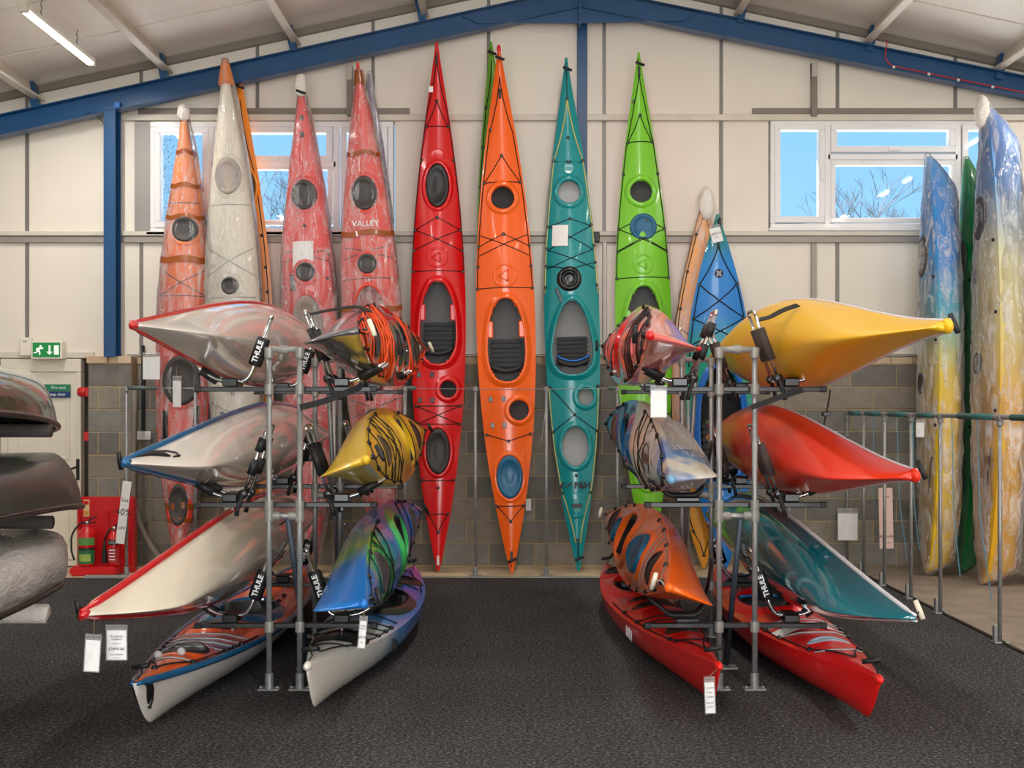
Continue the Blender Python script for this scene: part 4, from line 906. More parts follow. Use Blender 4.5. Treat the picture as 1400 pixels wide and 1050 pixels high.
GREYPAD = mat('brown_grey_pad', (66, 56, 52), .85, bump=.1, bscale=80)
def cradle(xc, side, y, z, style, label):
    h = thing('kayak_carrier', label, 'kayak carrier', (xc, y+.135, z+.015))
    def P(u, w_, dy=0): return Vector((side*u, dy, w_))
    if style == 'saddle':
        bm = B(); pr = [P(.48, .12), P(.42, .08), P(.37, .03), P(.19, .03), P(.15, .14), P(.125, .30), P(.12, .33)]
        rs = []
        for p in bend(pr, .06): rs.append([p+Vector((0, -.05, -.012)), p+Vector((0, .05, -.012)), p+Vector((0, .05, .014)), p+Vector((0, -.05, .014))])
        loft(bm, rs); obj('saddle', bm, BLACK, h, True)
        bm = B(); box(bm, min(P(.20, 0).x, P(.34, 0).x), max(P(.20, 0).x, P(.34, 0).x), -.11, .05, .0, .03, .008); obj('bracket', bm, BLACKG, h)
        return h
    d = .085 if style == 'double' else .022
    if style == 'double':
        for s_ in (-1, 1):
            bm = B(); tube(bm, bend([P(.235, .06, s_*d), P(.115, .40, s_*d)], .03), .010, 8); obj('arm_tube', bm, CHROME, h, True)
            bm = B(); tube(bm, bend([P(.24, .03, s_*d), P(.38, .03, s_*d), P(.56, .135, s_*d)], .05), .010, 8); obj('lip_tube', bm, CHROME, h, True)
            bm = B(); tube(bm, [P(.41, .052, s_*d), P(.52, .115, s_*d)], .024, 8); obj('lip_pad', bm, BLACK, h, True)
            for u0, w0, u1, w1 in ((.20, .155, .17, .24), (.155, .285, .128, .36)) if side < 0 else ((.205, .15, .14, .33),):
                bm = B(); tube(bm, [P(u0, w0, s_*d), P(u1, w1, s_*d)], .025, 10); obj('arm_pad', bm, GREYPAD if (side > 0 and xc > 0) else BLACK, h, True)
        bm = B(); tube(bm, bend([P(.115, .40, -d), P(.105, .43, -d), P(.105, .43, d), P(.115, .40, d)], .03), .010, 8); obj('arm_loop', bm, CHROME, h, True)
        for s_ in (-1, 1):
            bm = B(); lathe(bm, [(.026, -.012), (.028, 0), (.026, .012), (.01, .014)], 14, Matrix.Translation(P(.24, .045, s_*(d+.02))) @ Matrix.Rotation(PI/2, 4, 'X')); obj('hinge', bm, BLACKG, h, True)
            bm = B(); tube(bm, [P(.24, .045, s_*(d+.034)), P(.265, -.03, s_*(d+.034)), P(.275, -.075, s_*(d+.034))], [.012, .011, .014], 8); obj('lever', bm, BLACK, h, True)
    else:
        for s_ in (-1, 1):
            pts = [P(.51, .10, s_*d*.6), P(.40, .03, s_*d), P(.25, .03, s_*d), P(.215, .07, s_*d), P(.105, .385, s_*d*.6)]
            bm = B(); tube(bm, bend(pts, .06), .011, 8); obj('arm_tube', bm, CHROME, h, True)
        bm = B(); tube(bm, bend([P(.105, .385, -d*.6), P(.098, .405, -d*.6), P(.098, .405, d*.6), P(.105, .385, d*.6)], .02), .011, 8); obj('arm_loop', bm, CHROME, h, True)
        bm = B(); a, b_ = P(.198, .12), P(.142, .28); tube(bm, [a, a+(b_-a)*.05, a+(b_-a)*.95, b_], [.034, .04, .04, .034], 12); pd = obj('arm_pad', bm, BLACK, h, True)
        ax = (b_-a).normalized(); yx = Vector((0, -1, 0)); M = Matrix((ax, yx.cross(ax)*-1, yx)).transposed()
        zz = ax.cross(yx); M = Matrix((ax, -zz, yx)).transposed() if Matrix((ax, -zz, yx)).determinant() > 0 else Matrix((ax, zz, yx)).transposed()
        text('lettering', 'THULE', .042, WHITEP, pd, Matrix.Translation((a+b_)/2+Vector((0, -.0405, 0))) @ M.to_4x4(), bold=.0012)
        bm = B(); a, b_ = P(.41, .035), P(.50, .095); tube(bm, [a, b_], .028, 10); obj('lip_pad', bm, BLACK, h, True)
    x0, x1 = sorted((P(.27, 0).x, P(.36, 0).x))
    bm = B(); box(bm, x0, x1, -.11, max(.05, d+.015), -.0, .05, .008); obj('bracket', bm, BLACKG, h)
    bm = B(); lathe(bm, [(.008, -.05), (.008, .01), (.004, .011)], 8, Matrix.Translation(P(.31, -.0, -.055))); obj('clamp_bolt', bm, STEEL, h)
    return h
STY = {('L', -1): ('thule', 'double', 'thule'), ('L', 1): ('double', 'double', 'thule'), ('R', -1): ('double', 'saddle', 'saddle'), ('R', 1): ('double', 'double', 'thule')}
HOLD = {('L', -1): ('red edged pearl hull', 'blue edged white hull', 'red edged cream hull'), ('L', 1): ('chrome kayak with orange cords', 'yellow kayak with black cords', 'blue and green kayak'),
        ('R', -1): ('pale red film-wrapped kayak', 'blue and cream kayak', 'orange kayak with blue hatches'), ('R', 1): ('yellow hull', 'red hull', 'teal hull')}
for nm, xc in (('L', LXC), ('R', RXC)):
    for side in (-1, 1):
        for lv in range(3):
            for y, wh in ((YF, 'front'), (YRr, 'rear')):
                st = STY[(nm, side)][lv]
                ds = {'thule': 'lettered silver kayak carrier', 'double': 'twin-tube kayak carrier', 'saddle': 'black saddle kayak carrier'}[st]
                cradle(xc, side, y, BARS[lv], st, f'{ds} on the {wh} frame under the {HOLD[(nm, side)][lv]}')

# ------------------------------------------------------------------ kayaks on the racks
def racked(label, bow, stern, hk, hull, deck, up, name='sea_kayak', **kw):
    L = (Vector(bow)-Vector(stern)).length; K = Hull(L, **hk)
    return kayak(name, label, K, place(K, bow, stern, Vector(up)), hull, deck, **kw), K
PEARL = mat('pearl_gelcoat', (222, 214, 204), .12, coat=.8); CREAM = mat('cream_gelcoat', (226, 217, 198), .14, coat=.8)
REDS = mat('red_gelcoat', (196, 22, 28), .15, coat=.8); BLUS = mat('blue_gelcoat', (18, 92, 140), .2, coat=.6); MAROON = mat('maroon_gelcoat', (120, 22, 30), .15, coat=.8)
HB = mat('black_hatch_rubber', (30, 28, 30), .45)
def std_feats(L, m_=None, hatch=HB):
    return rig_lines(m_) + rig_x(.36, .24, m_) + rig_bar(.30, m_) + [('cover', .31*L, 0, .16, .12, hatch), ('cockpit', -.03*L, 0, .38, .17, .15), ('cover', -.29*L, 0, .19, .13, hatch)]
def hull_up(a): return (-math.cos(a), 0, math.sin(a))
fb = dict(Bm=.53, D=.21, rb=.13, rs=.10, crown=.07, n_mid=2.0, n_end=1.12, eb=.80, es=.85)
XT = -1.87
b_ = at(178, 444, 5.82); kkA, KA = racked('pearl white hull with red edge on the top left of the left rack', b_, Vector((-1.88, 10.9, 2.06)), fb, PEARL, REDS, hull_up(.1), seam=REDS, feats=std_feats(5.1), inner=DARKIN, toggles=(0, 0), nose=(REDS, REDS))
b_ = at(168, 632, 5.72); kkB, KB = racked('white hull with blue edge and black swirl mark on the left rack', b_, Vector((-1.88, 10.8, 1.385)), dict(fb, Bm=.51), PEARL, MAROON, hull_up(.16), seam=BLUS, feats=std_feats(5.1), inner=DARKIN, toggles=(1, 1), nose=(BLUS, BLUS), seam_r=.02)
b_ = at(110, 840, 5.15); fc = dict(fb, rb=.16, n_mid=1.7, Bm=.53); kkC, KC = racked('cream hull with red edge hanging lowest on the left rack above the price cards', b_, Vector((-1.86, 10.2, .76)), fc, CREAM, CREAM, hull_up(.12), seam=REDS, feats=std_feats(5.0), inner=DARKIN, toggles=(1, 1), nose=(REDS, None), seam_r=.022)
# black swirl mark on a hull side: a curl and a long pointed stroke laid on the skin
def hull_pt(K, t_, v, side, off=.004):
    b = K.b(t_); k = K.k(t_); g = K.g(t_); n_ = K.n(t_); a = v*PI/2; c, q = math.cos(a), math.sin(a)
    return Vector((t_*K.L/2, side*(b*q**(2/n_)+off), g-(g-k)*c**(2/n_)))
def swirl(K, par, side, t0=.965, v0=.80, sx=.085, sv=.34):
    def q(u, v): return hull_pt(K, t0-u*sx, v0-v*sv, side)
    bm = B(); tube(bm, [q(0, 0), q(.35, .06), q(.7, .14), q(.95, .3), q(1.1, .55), q(1.25, .85)], [.002, .008, .014, .02, .018, .004], 6); obj('swirl_mark', bm, LG, par, True)
    bm = B(); tube(bm, [q(1.0, .1), q(1.3, .05), q(1.6, .3), q(1.75, .65), q(1.6, .95), q(1.3, .95)], [.003, .004, .005, .006, .008, .004], 6); obj('swirl_mark', bm, LG, par, True)
swirl(KB, kkB, 1, .965, .80, .062, .30)
# right side of the left rack: decks face the aisle
def deck_up(a, s_): return (s_*math.cos(a), 0, math.sin(a))
fp = dict(Bm=.53, D=.22, rb=.10, rs=.08, crown=.06, n_mid=2.2, n_end=1.2, eb=.95, es=.9, tip=.018, tipz=.05)
SILV = mat('chrome_film', (150, 150, 152), .14, metal=.8, coat=.5); CARB = mat('dark_lacquer_deck', (46, 42, 42), .12, coat=1); ORC = mat('orange_cord', (246, 84, 20), .6)
fts = rig_lines(ORC, .005) + sum([rig_bar(q, ORC, .005, .92, bow=.03) for q in (.66, .47, .42, .37, .3, .26, -.3, -.35, -.4, -.55, -.7)], []) + rig_x(.44, .28, ORC, .007) + rig_x(-.3, -.42, ORC, .007) + [('cover', .29*4.8, 0, .17, .13, HB), ('cover', .09*4.8, 0, .10, .1, HB), ('cockpit', -.04*4.8, 0, .38, .17, .15), ('cover', -.28*4.8, 0, .2, .13, HB)]
WTOG = mat('ivory_toggle', (226, 218, 196), .5)
racked('chrome and black kayak laced with orange cords at the top of the left rack', at(490, 452, 5.85), Vector((-.80, 10.5, 2.08)), dict(fp, D=.23, rb=.12), SILV, CARB, deck_up(.2, 1), feats=fts, lines=ORC, inner=DARKIN, low=True, tog=WTOG)
YLW = plastic('mustard_plastic', (222, 180, 30), .3)
fts = rig_lines(None, .0036) + sum([rig_bar(q, None, .0036, .92, bow=.03) for q in (.60, .45, .38, .31, .24, -.33, -.4, -.6)], []) + rig_x(.45, .24, None, .0036) + [('cover', .27*4.6, 0, .17, .10, mat('olive_hatch', (70, 62, 40), .4)), ('cockpit', -.04*4.6, 0, .4, .19, .12), ('cover', -.29*4.6, 0, .2, .13, HB)]
racked('mustard yellow kayak with black deck cords in the middle of the left rack', at(503, 628, 5.95), at(581, 588, 10.6), dict(fp, Bm=.50), YLW, YLW, deck_up(.36, 1), feats=fts, nose=(YLW, YLW), inner=DARKIN, low=True)
BGR = blend('blue_green_swirl', [(0, (10, 120, 180)), (.3, (20, 90, 190)), (.48, (16, 110, 200)), (.62, (14, 110, 200)), (.72, (50, 170, 70)), (.8, (60, 180, 60)), (.86, (16, 120, 200)), (1, (10, 116, 210))], lo=-2.2, hi=2.2, wob=.10, nscale=2.5)
BGR2 = blend('blue_hull', [(0, (10, 120, 150)), (.6, (14, 110, 200)), (.76, (120, 170, 60)), (.84, (14, 116, 200)), (1, (8, 116, 206))], lo=-2.2, hi=2.2, wob=.06, nscale=2)
fts = rig_lines(None, .0036) + sum([rig_bar(q, None, .0036, .92, bow=.04) for q in (.62, .47, .4, .32, -.36, -.5)], []) + rig_x(.47, .3, None, .0036) + [('cover', .27*4.4, 0, .19, .13, mat('charcoal_hatch', (70, 70, 74), .5)), ('cockpit', -.02*4.4, 0, .42, .20, .1, {'rim': plastic('spring_green_rim', (60, 190, 100))}), ('cover', -.30*4.4, 0, .2, .14, mat('charcoal_hatch', (70, 70, 74), .5))]
kkG, KG = racked('blue kayak with green swirls lying lowest on the left rack', at(500, 826, 5.95), at(575, 697, 10.3), dict(fp, D=.25, rb=.08, Bm=.50), BGR2, BGR, deck_up(.2, 1), feats=fts, nose=(plastic('blue_tip', (10, 116, 206)), None), inner=DARKIN, low=True)
# small grey animal mark on the blue bow: a leaping figure of overlapping ovals
bm = B()
for u, v, r in ((0, 0, .030), (.018, .03, .022), (.03, .055, .016), (-.012, -.03, .022), (-.02, .02, .014), (.03, -.02, .012), (-.02, -.055, .014), (.012, -.06, .013)):
    p = hull_pt(KG, .90+u, .70-v*4, 1, .002); bmesh.ops.create_uvsphere(bm, u_segments=8, v_segments=6, radius=r, matrix=Matrix.Translation(p) @ Matrix.Diagonal((1, .25, 1, 1)))
obj('animal_mark', bm, mat('grey_print', (150, 156, 160), .5), kkG, True)
# left side of the right rack: decks face the aisle
PKR = plastic('film_sheen_red_plastic', (238, 112, 106), .16, .7); REDR = plastic('red_polyethylene', (214, 14, 18))  # PKR: the sheen of clear film is put into the pale red
fts = rig_lines(None, .0036) + sum([rig_bar(q, None, .005, .92, bow=.02) for q in (.66, .48, .43, .38, .33, -.4, -.6)], []) + [('cover', .28*4.7, 0, .17, .12, PKR), ('cockpit', -.03*4.7, 0, .4, .18, .14, {'rim': REDR}), ('cover', -.3*4.7, 0, .2, .13, PKR)]
racked('glossy pinkish red kayak with black cords at the top of the right rack', at(886, 458, 5.95), at(824, 474, 10.6), fp, PKR, PKR, deck_up(.24, -1), feats=fts, inner=DARKIN, low=True, nose=(REDR, REDR), wl=REDR)
BCR = blend('blue_cream_swirl', [(0, (24, 70, 130)), (.3, (30, 90, 160)), (.42, (40, 110, 180)), (.5, (226, 214, 194)), (.80, (230, 220, 200)), (.86, (40, 116, 190)), (.895, (60, 130, 196)), (.92, (226, 222, 206)), (.965, (220, 218, 208)), (1, (20, 100, 180))], lo=-2.3, hi=2.3, wob=.10, nscale=3)
fts = rig_lines(None, .0036) + sum([rig_bar(q, None, .0036, .92, bow=.05) for q in (.58, .46, .38, .3, .23, -.36)], []) + rig_x(.48, .24, None, .0036) + [('cover', .25*4.6, 0, .18, .11, mat('brown_hatch', (84, 68, 60), .4)), ('cockpit', -.05*4.6, 0, .4, .19, .12, {'rim': BLUS}), ('cover', -.30*4.6, 0, .2, .13, mat('brown_hatch', (84, 68, 60), .4))]
racked('blue and cream swirled kayak in the middle of the right rack', at(915, 656, 6.0), at(828, 578, 10.6), dict(fp, rb=.09), BCR, BCR, deck_up(-.02, -1), feats=fts, nose=(plastic('pale_blue_tip', (120, 170, 206)), None), inner=DARKIN, low=True, toggles=(0, 0), wrap=(.45, .78, .007, .004, film('smooth_film', base=.04, amount=.15)))
ORK = plastic('bright_orange_plastic', (255, 108, 14))
fts = rig_lines(GREYCORD, .0036) + sum([rig_bar(q, GREYCORD, .0036, .92, bow=.03) for q in (.66, .5, .44, .38, .32)], []) + [('cover', .31*4.5, 0, .13, .13, HB), ('cover', .17*4.5, -.0, .2, .13, BLUEH, .03), ('cockpit', -.08*4.5, 0, .4, .18, .14), ('cover', -.33*4.5, 0, .19, .13, HB), ('cover', -.22*4.5, -.02, .09, .1, BLUEH, .03)]
racked('orange kayak with two blue hatch covers lying lowest on the right rack', at(912, 803, 6.0), at(828, 702, 10.5), dict(fp, Bm=.50), ORK, ORK, deck_up(.42, -1), feats=fts, nose=(ORK, ORK), inner=DARKIN, low=True, tog=WTOG, lines=GREYCORD)
# right side of the right rack: hulls face the aisle
fy = dict(Bm=.52, D=.26, rb=.10, rs=.08, crown=.06, n_mid=2.1, n_end=1.15, eb=.66, es=.8, qb=1.75, s0=-.1, tip=.026, tipz=.065)
YEL2 = plastic('yellow_plastic', (238, 184, 24), .35, .15); RED2 = plastic('tomato_red_plastic', (226, 44, 16), .35, .2); TEALG = mat('teal_gelcoat', (0, 104, 118), .12, coat=.9)
WSEAM = mat('white_seam', (220, 214, 222), .4)
racked('yellow hull strapped at the top of the right rack', at(1301, 445, 5.05), Vector((1.82, 10.0, 2.03)), fy, YEL2, YEL2, (math.cos(.12), 0, math.sin(.12)), nose=(YEL2, None), feats=std_feats(4.9), seam=WSEAM, inner=DARKIN, seam_r=.007)
racked('tomato red hull in the middle of the right rack', at(1256, 650, 5.42), Vector((1.82, 10.2, 1.385)), dict(fy, Bm=.50, eb=.78, qb=1.6), RED2, RED2, (math.cos(.16), 0, math.sin(.16)), nose=(RED2, None), feats=std_feats(4.8), seam=WSEAM, inner=DARKIN, seam_r=.007)
TGG = blend('teal_green_deck', [(0, (0, 80, 90)), (.5, (10, 60, 70)), (.66, (70, 170, 40)), (.8, (210, 70, 24)), (1, (220, 70, 24))], lo=-2.3, hi=2.3, wob=.08)
racked('glossy teal hull with white and orange edge lowest on the right rack', at(1253, 845, 5.45), Vector((1.80, 10.2, .75)), dict(fb, rb=.15, Bm=.56), TEALG, TGG, (math.cos(.14), 0, math.sin(.14)), feats=std_feats(4.8, GREYCORD), seam=mat('white_gelcoat', (226, 228, 234), .2, coat=.6), inner=DARKIN, tog=WTOG, seam_r=.012)

# ------------------------------------------------------------------ kayaks on the carpet
def floor_kayak(label, xb, yb, xs, ys, hk, hull, deck, **kw):
    K = Hull(math.hypot(xb-xs, yb-ys), **hk)
    return kayak(kw.pop('name', 'sea_kayak'), label, K, place(K, (xb, yb, K.g(1)+.012), (xs, ys, K.g(-1)+.012), (0, 0, 1)), hull, deck, **kw), K
OBM = blend('orange_blue_swirl', [(0, (244, 92, 24)), (.68, (242, 92, 26)), (.77, (36, 76, 120)), (.82, (236, 90, 36)), (1, (250, 116, 22))], lo=-2.2, hi=2.2, wob=.08, nscale=3)
WTG = mat('white_hull_gelcoat', (214, 210, 206), .2, coat=.5)
WC = mat('pale_grey_cord', (168, 178, 180), .6)
fts = [('line', [(.86, 0), (.72, .82), (.5, .9), (.3, .92)], .0045), ('line', [(.86, 0), (.72, -.82), (.5, -.9), (.3, -.92)], .0045)] + sum([rig_bar(q, WC, .005, .9, bow=.06) for q in (.54, .48, .43, .37)], []) + [
    ('bungee', [(.72, .8), (.74, 0), (.72, -.8)], .005, WC), ('cover', 1.30, 0, .13, .15, HB, .004), ('fit', [(.86, 0), (.72, .82), (.72, -.82), (.54, .9), (.54, -.9), (.48, .9), (.48, -.9), (.43, .9), (.43, -.9)]), ('cockpit', .05, 0, .42, .2, .1, {'rim': BLUS}), ('cover', .72, 0, .10, .12, HB), ('cover', -1.2, 0, .2, .15, HB), ('fit', [(-.2, .5), (-.3, .5)])]
kkF, KF = floor_kayak('orange kayak with blue edge and white hull on the carpet beside the left rack', -1.785, 5.62, -1.77, 9.95, dict(Bm=.58, D=.20, rb=.09, rs=.07, crown=.06, peak=.03, n_mid=1.9, n_end=1.1, eb=.88, es=.9), WTG, OBM, seam=BLUS, feats=fts, inner=DARKIN, seam_r=.02)
swirl(KF, kkF, 1, .972, .86, .03, .5); swirl(KF, kkF, -1, .972, .86, .03, .5)
for s_ in (.03, -.09):
    bm = B(); bmesh.ops.create_uvsphere(bm, u_segments=10, v_segments=8, radius=.022, matrix=Matrix.Translation((1.50, s_, KF.dz(1.50, s_)+.02))); obj('cord_ball', bm, mat('pale_ball', (206, 206, 204), .5), kkF, True)
BWP = blend('blue_white_fade', [(0, (150, 80, 160)), (.08, (120, 90, 180)), (.2, (20, 100, 190)), (.52, (20, 110, 200)), (.62, (60, 140, 200)), (.72, (190, 200, 200)), (1, (226, 220, 208))], lo=-1.85, hi=1.85, wob=.05, nscale=3)
fts = [('line', [(.84, .1), (.66, .82), (.5, .9), (.3, .9)], .0045), ('line', [(.84, -.1), (.66, -.82), (.5, -.9), (.3, -.9)], .0045), ('line', [(.84, .1), (.84, -.1)], .0045), ('bungee', [(.70, .75), (.72, 0), (.70, -.75)], .0045)] + sum([rig_bar(q, None, .0045, .9, bow=.05) for q in (.46, .38, .31)], []) + rig_bar(.23, None, .0045) + [
    ('cover', 1.07, 0, .12, .17, BLACKG, .010, BLACKG), ('fit', [(.66, .82), (.66, -.82), (.46, .9), (.46, -.9), (.38, .9), (.38, -.9), (.31, .9), (.31, -.9)]), ('cockpit', -.12, 0, .45, .21, .08, {'rim': BLACKG}), ('cover', -1.1, 0, .14, .18, BLACKG, .010, BLACKG), ('line', [(-.4, .9), (-.62, .8), (-.84, .1)], .0045), ('line', [(-.4, -.9), (-.62, -.8), (-.84, -.1)], .0045), ('bungee', [(-.45, .8), (-.6, -.8)], .0045)]
kkH, KH = floor_kayak('blue kayak fading to white at the bow on the carpet beside the left rack', -1.045, 5.98, -.84, 9.75, dict(Bm=.52, D=.22, rb=.08, rs=.06, crown=.05, peak=.02, n_mid=2.3, n_end=1.3, eb=.90, es=.9), BWP, BWP, feats=fts, nose=(plastic('white_tip', (230, 226, 216)), None), inner=DARKIN, name='touring_kayak')
text('lettering', 'Rip', .14, LG, kkH, Matrix.Translation((.33*KH.L/2, (KH.b(.33)+.006), KH.g(.33)-.085)) @ Matrix.Rotation(PI, 4, 'Z') @ Matrix.Rotation(PI/2, 4, 'X'), bold=.002, shear=.2)
REDF = plastic('cherry_plastic', (206, 24, 24), .35)
fts = [('line', [(.84, .05), (.62, .86), (.4, .9), (.2, .9), (-.1, .9)], .0045), ('line', [(.84, -.05), (.62, -.86), (.4, -.9), (.2, -.9), (-.1, -.9)], .0045)] + sum([rig_bar(q, None, .0045, .9, bow=.06) for q in (.66, .36, .30, .12)], []) + [
    ('cover', 1.06, 0, .10, .17, mat('dark_green_hatch', (34, 36, 28), .4), .005), ('cover', .28, .0, .10, .16, mat('dark_green_hatch', (34, 36, 28), .4), .005), ('cover', .02, 0, .09, .14, mat('dark_green_hatch', (34, 36, 28), .4), .005), ('cockpit', -.55, 0, .38, .19, .1), ('cover', -1.3, 0, .15, .17, HB), ('fit', [(.62, .86), (.62, -.86), (.4, .9), (.4, -.9), (.3, .9), (.3, -.9), (.12, .9), (.12, -.9)])]
kkI, KI = floor_kayak('cherry red kayak with a hanging price card on the carpet left of the right rack', 1.022, 6.12, .73, 10.0, dict(Bm=.45, D=.22, rb=.05, rs=.05, crown=.06, peak=.02, n_mid=2.1, n_end=1.3, eb=.93, es=.92, qb=1.35), REDF, REDF, feats=fts, inner=DARKIN, nose=(plastic('bright_red_tip', (236, 30, 20)), None), name='touring_kayak')
text('lettering', 'RUSH', .09, WHITEP, kkI, Matrix.Translation((.25*KI.L/2, -(KI.b(.25)+.006), KI.g(.25)-.07)) @ Matrix.Rotation(PI/2, 4, 'X'), bold=.002)
fts = [('line', [(.80, .1), (.62, .86), (.4, .9), (.2, .9)], .0045), ('line', [(.80, -.1), (.62, -.86), (.4, -.9), (.2, -.9)], .0045), ('line', [(.80, .1), (.79, -.1)], .0045)] + sum([rig_bar(q, WC, .005, .9, bow=.06) for q in (.66, .42, .36, .30, .25)], []) + [
    ('cover', 1.12, 0, .05, .13, mat('pale_blue_badge', (150, 170, 186), .4), .003), ('sheet', .76, -.05, .07, .16, PAPER, .1), ('cockpit', -.15, 0, .42, .2, .08, {'piping': mat('blue_piping', (30, 120, 220), .4)}), ('cover', -1.0, 0, .13, .17, HB), ('fit', [(.62, .86), (.62, -.86), (.42, .9), (.42, -.9), (.3, .9), (.3, -.9)])]
kkJ, KJ = floor_kayak('bright red kayak with a pale badge on the carpet right of the right rack', 1.735, 5.78, 1.60, 9.7, dict(Bm=.54, D=.23, rb=.05, rs=.05, crown=.06, peak=.02, n_mid=2.1, n_end=1.25, eb=.90, es=.92), plastic('vivid_red_plastic', (220, 18, 20), .35), plastic('vivid_red_plastic', (220, 18, 20), .35), feats=fts, inner=DARKIN, nose=(plastic('bright_red_tip', (236, 30, 20)), None), name='touring_kayak')

# ------------------------------------------------------------------ straps
def strap(label, pts, wd=.035, cat='strap', ax=(0, 1, 0)):
    pts = [Vector(p) for p in pts]; h = thing('tie_down_strap', label, cat, pts[0]); o0 = pts[0]; rs = []
    P_ = bend(pts, .06); A = Vector(ax)
    for i, p in enumerate(P_):
        d = (P_[min(i+1, len(P_)-1)]-P_[max(i-1, 0)]).normalized(); s_ = A-d*A.dot(d); s_.normalize(); n_ = d.cross(s_)*.0025; s_ *= wd/2
        rs.append([p-o0+s_+n_, p-o0-s_+n_, p-o0-s_-n_, p-o0+s_-n_])
    bm = B(); loft(bm, rs); obj('webbing', bm, mat('black_webbing', (14, 14, 15), .7), h); 
    if 'hanging' not in label: return h
    bm = B(); box(bm, -.022, .022, -.022, .022, -.012, .012, .004); o = obj('buckle', bm, mat('buckle_metal', (70, 70, 74), .4, metal=.8), h); o.location = P_[len(P_)//2]-o0
    return h
strap('black strap from the carrier top over the chrome kayak', [at(424, 430, 6.75), at(440, 426, 6.76), at(474, 420, 6.8), at(492, 419, 6.84), at(508, 426, 6.86)], .032, ax=(.1, 1, .5))
strap('loose black strap end slanting down below the chrome kayak', [at(410, 557, 6.74), at(440, 550, 6.74), at(476, 536, 6.76), at(494, 528, 6.8)], .035, ax=(0, 0, 1))
strap('black strap over the yellow hull from its carrier', [at(1038, 437, 6.72), at(1052, 434, 6.70), at(1070, 424, 6.74), at(1091, 417, 6.80)], .036, ax=(-.1, 1, .6))
strap('black strap end hanging below the yellow hull', [at(1135, 533, 6.76), at(1133, 550, 6.76), at(1128, 572, 6.76), at(1126, 584, 6.76)], .02)
strap('short black strap slanting under the yellow hull carrier', [at(1027, 557, 6.70), at(1060, 545, 6.70), at(1098, 533, 6.70)], .03, ax=(0, 0, 1))

# ------------------------------------------------------------------ price cards, sheets and notices
def card(label, px0, py0, px1, py1, Y, lines_, cord_to=None, tilt=0, name='price_card', cat='price card', col=PAPER, clip=True):
    a, b_ = at(px0, py0, Y), at(px1, py1, Y); w_, h_ = b_.x-a.x, a.z-b_.z; c = Vector(((a.x+b_.x)/2, Y, a.z))
    M = Matrix.Translation(c) @ Matrix.Rotation(tilt, 4, 'Y')
    h = thing(name, label, cat, matrix=M)
    top = .16*h_ if clip else .0
    bm = B(); box(bm, -w_/2, w_/2, -.003, .003, -h_, 0, .001); obj('plastic_sleeve', bm, SLEEVE if clip else col, h)
    bm = B(); box(bm, -w_/2+.004, w_/2-.004, -.0012, .0012, -h_+.004, -top, 0); pp = obj('paper_sheet', bm, col, h)
    if clip:
        bm = B(); box(bm, -w_/2, w_/2, -.0045, .0045, -top*.55, -top*.40, 0); obj('zip_edge', bm, mat('zip_edge', (120, 112, 108), .5), h)
    for v, size, body in lines_: text('lettering', body, size, INK, pp, Matrix.Translation((0, -.0045, -h_*v)) @ FRONT, ext=.0003)
    if cord_to is not None:
        q = M.inverted() @ Vector(cord_to); bm = B(); tube(bm, [(0, 0, -top*.4), (0, 0, 0), q], .0025, 4); obj('cord', bm, mat('brown_string', (120, 100, 80), .8), h)
    return h
card('price card reading 2499.00 hanging below the cream hull', 145, 854, 174, 903, 5.35, [(.32, .014, 'Rockpool'), (.40, .014, 'Carbon'), (.52, .007, 'Length 5.2 m'), (.68, .0185, '£2499.00'), (.83, .0105, 'Save £300.00'), (.92, .008, 'in store')], at(159, 846, 5.4))
card('blank white card twisted beside the 2499.00 price card', 117, 867, 139, 919, 5.22, [], at(129, 848, 5.2), tilt=.06)
card('narrow price card hanging from the bow of the blue and green kayak', 492, 842, 503, 887, 5.9, [(.3, .012, 'Delta'), (.38, .01, 'kayak'), (.66, .02, '£975'), (.8, .01, 'sale')], at(499.5, 826.5, 5.96), tilt=.08)
card('price card hanging from the cherry red bow', 962, 925, 977, 976, 6.02, [(.3, .009, 'Conundrum'), (.42, .010, 'Ocean'), (.54, .010, 'Available'), (.7, .012, 'Sale for'), (.8, .011, 'Special')], (1.022, 6.135, .262), tilt=-.04)
card('white card hanging below the pale red kayak on the right rack', 889, 527, 912, 571, 6.78, [], at(901, 531, 6.815))
card('clear sleeve with white sheet hanging by the tomato red hull', 1145, 695, 1173, 739, 11.80, [], at(1159, 600, 11.3) if False else None, name='card_sleeve', cat='card sleeve')
card('pale pink paper strip hanging in the storage rail', 1201, 667, 1220, 750, 11.0, [(.15, .03, 'Used'), (.8, .03, 'BARGAIN'), (.9, .015, 'ask at desk')], None, tilt=-.02, name='paper_strip', cat='paper sign', col=mat('pink_paper', (216, 188, 178), .8), clip=False)
card('tall white label leaning on the rail post by the red stand', 168, 658, 180, 744, 11.24, [(.3, .05, 'Sea'), (.5, .09, '40%'), (.75, .04, 'OFF')], None, tilt=.12, name='label_strip', cat='paper sign', clip=False)
card('white notice sheet pinned at the top of the block wall beside the pier', 195, 482, 219, 519, 11.26, [], (xat(207, 11.3), YR, 1.765), name='notice_sheet', cat='notice')
card('clear sleeve hanging on the rail wire in front of the taped orange kayak', 236, 514, 248, 557, 11.25, [], at(241, 500, 11.28), name='card_sleeve', cat='card sleeve')
card('small white price tag on the blue touring kayak tip', 968, 308, 984, 332, 11.34, [(.5, .03, '£879.79'), (.7, .016, 'offer')], at(980, 297, 11.36), tilt=-.25)
card('small white card on the storage rail', 1252, 574, 1264, 598, 10.2, [], at(1258, 570, 10.2), tilt=.0)
card('small white label on the block wall between orange and teal kayaks', 719, 682, 726, 698, 11.98, [(.3, .02, 'i')], None, name='wall_label', cat='label', clip=False)
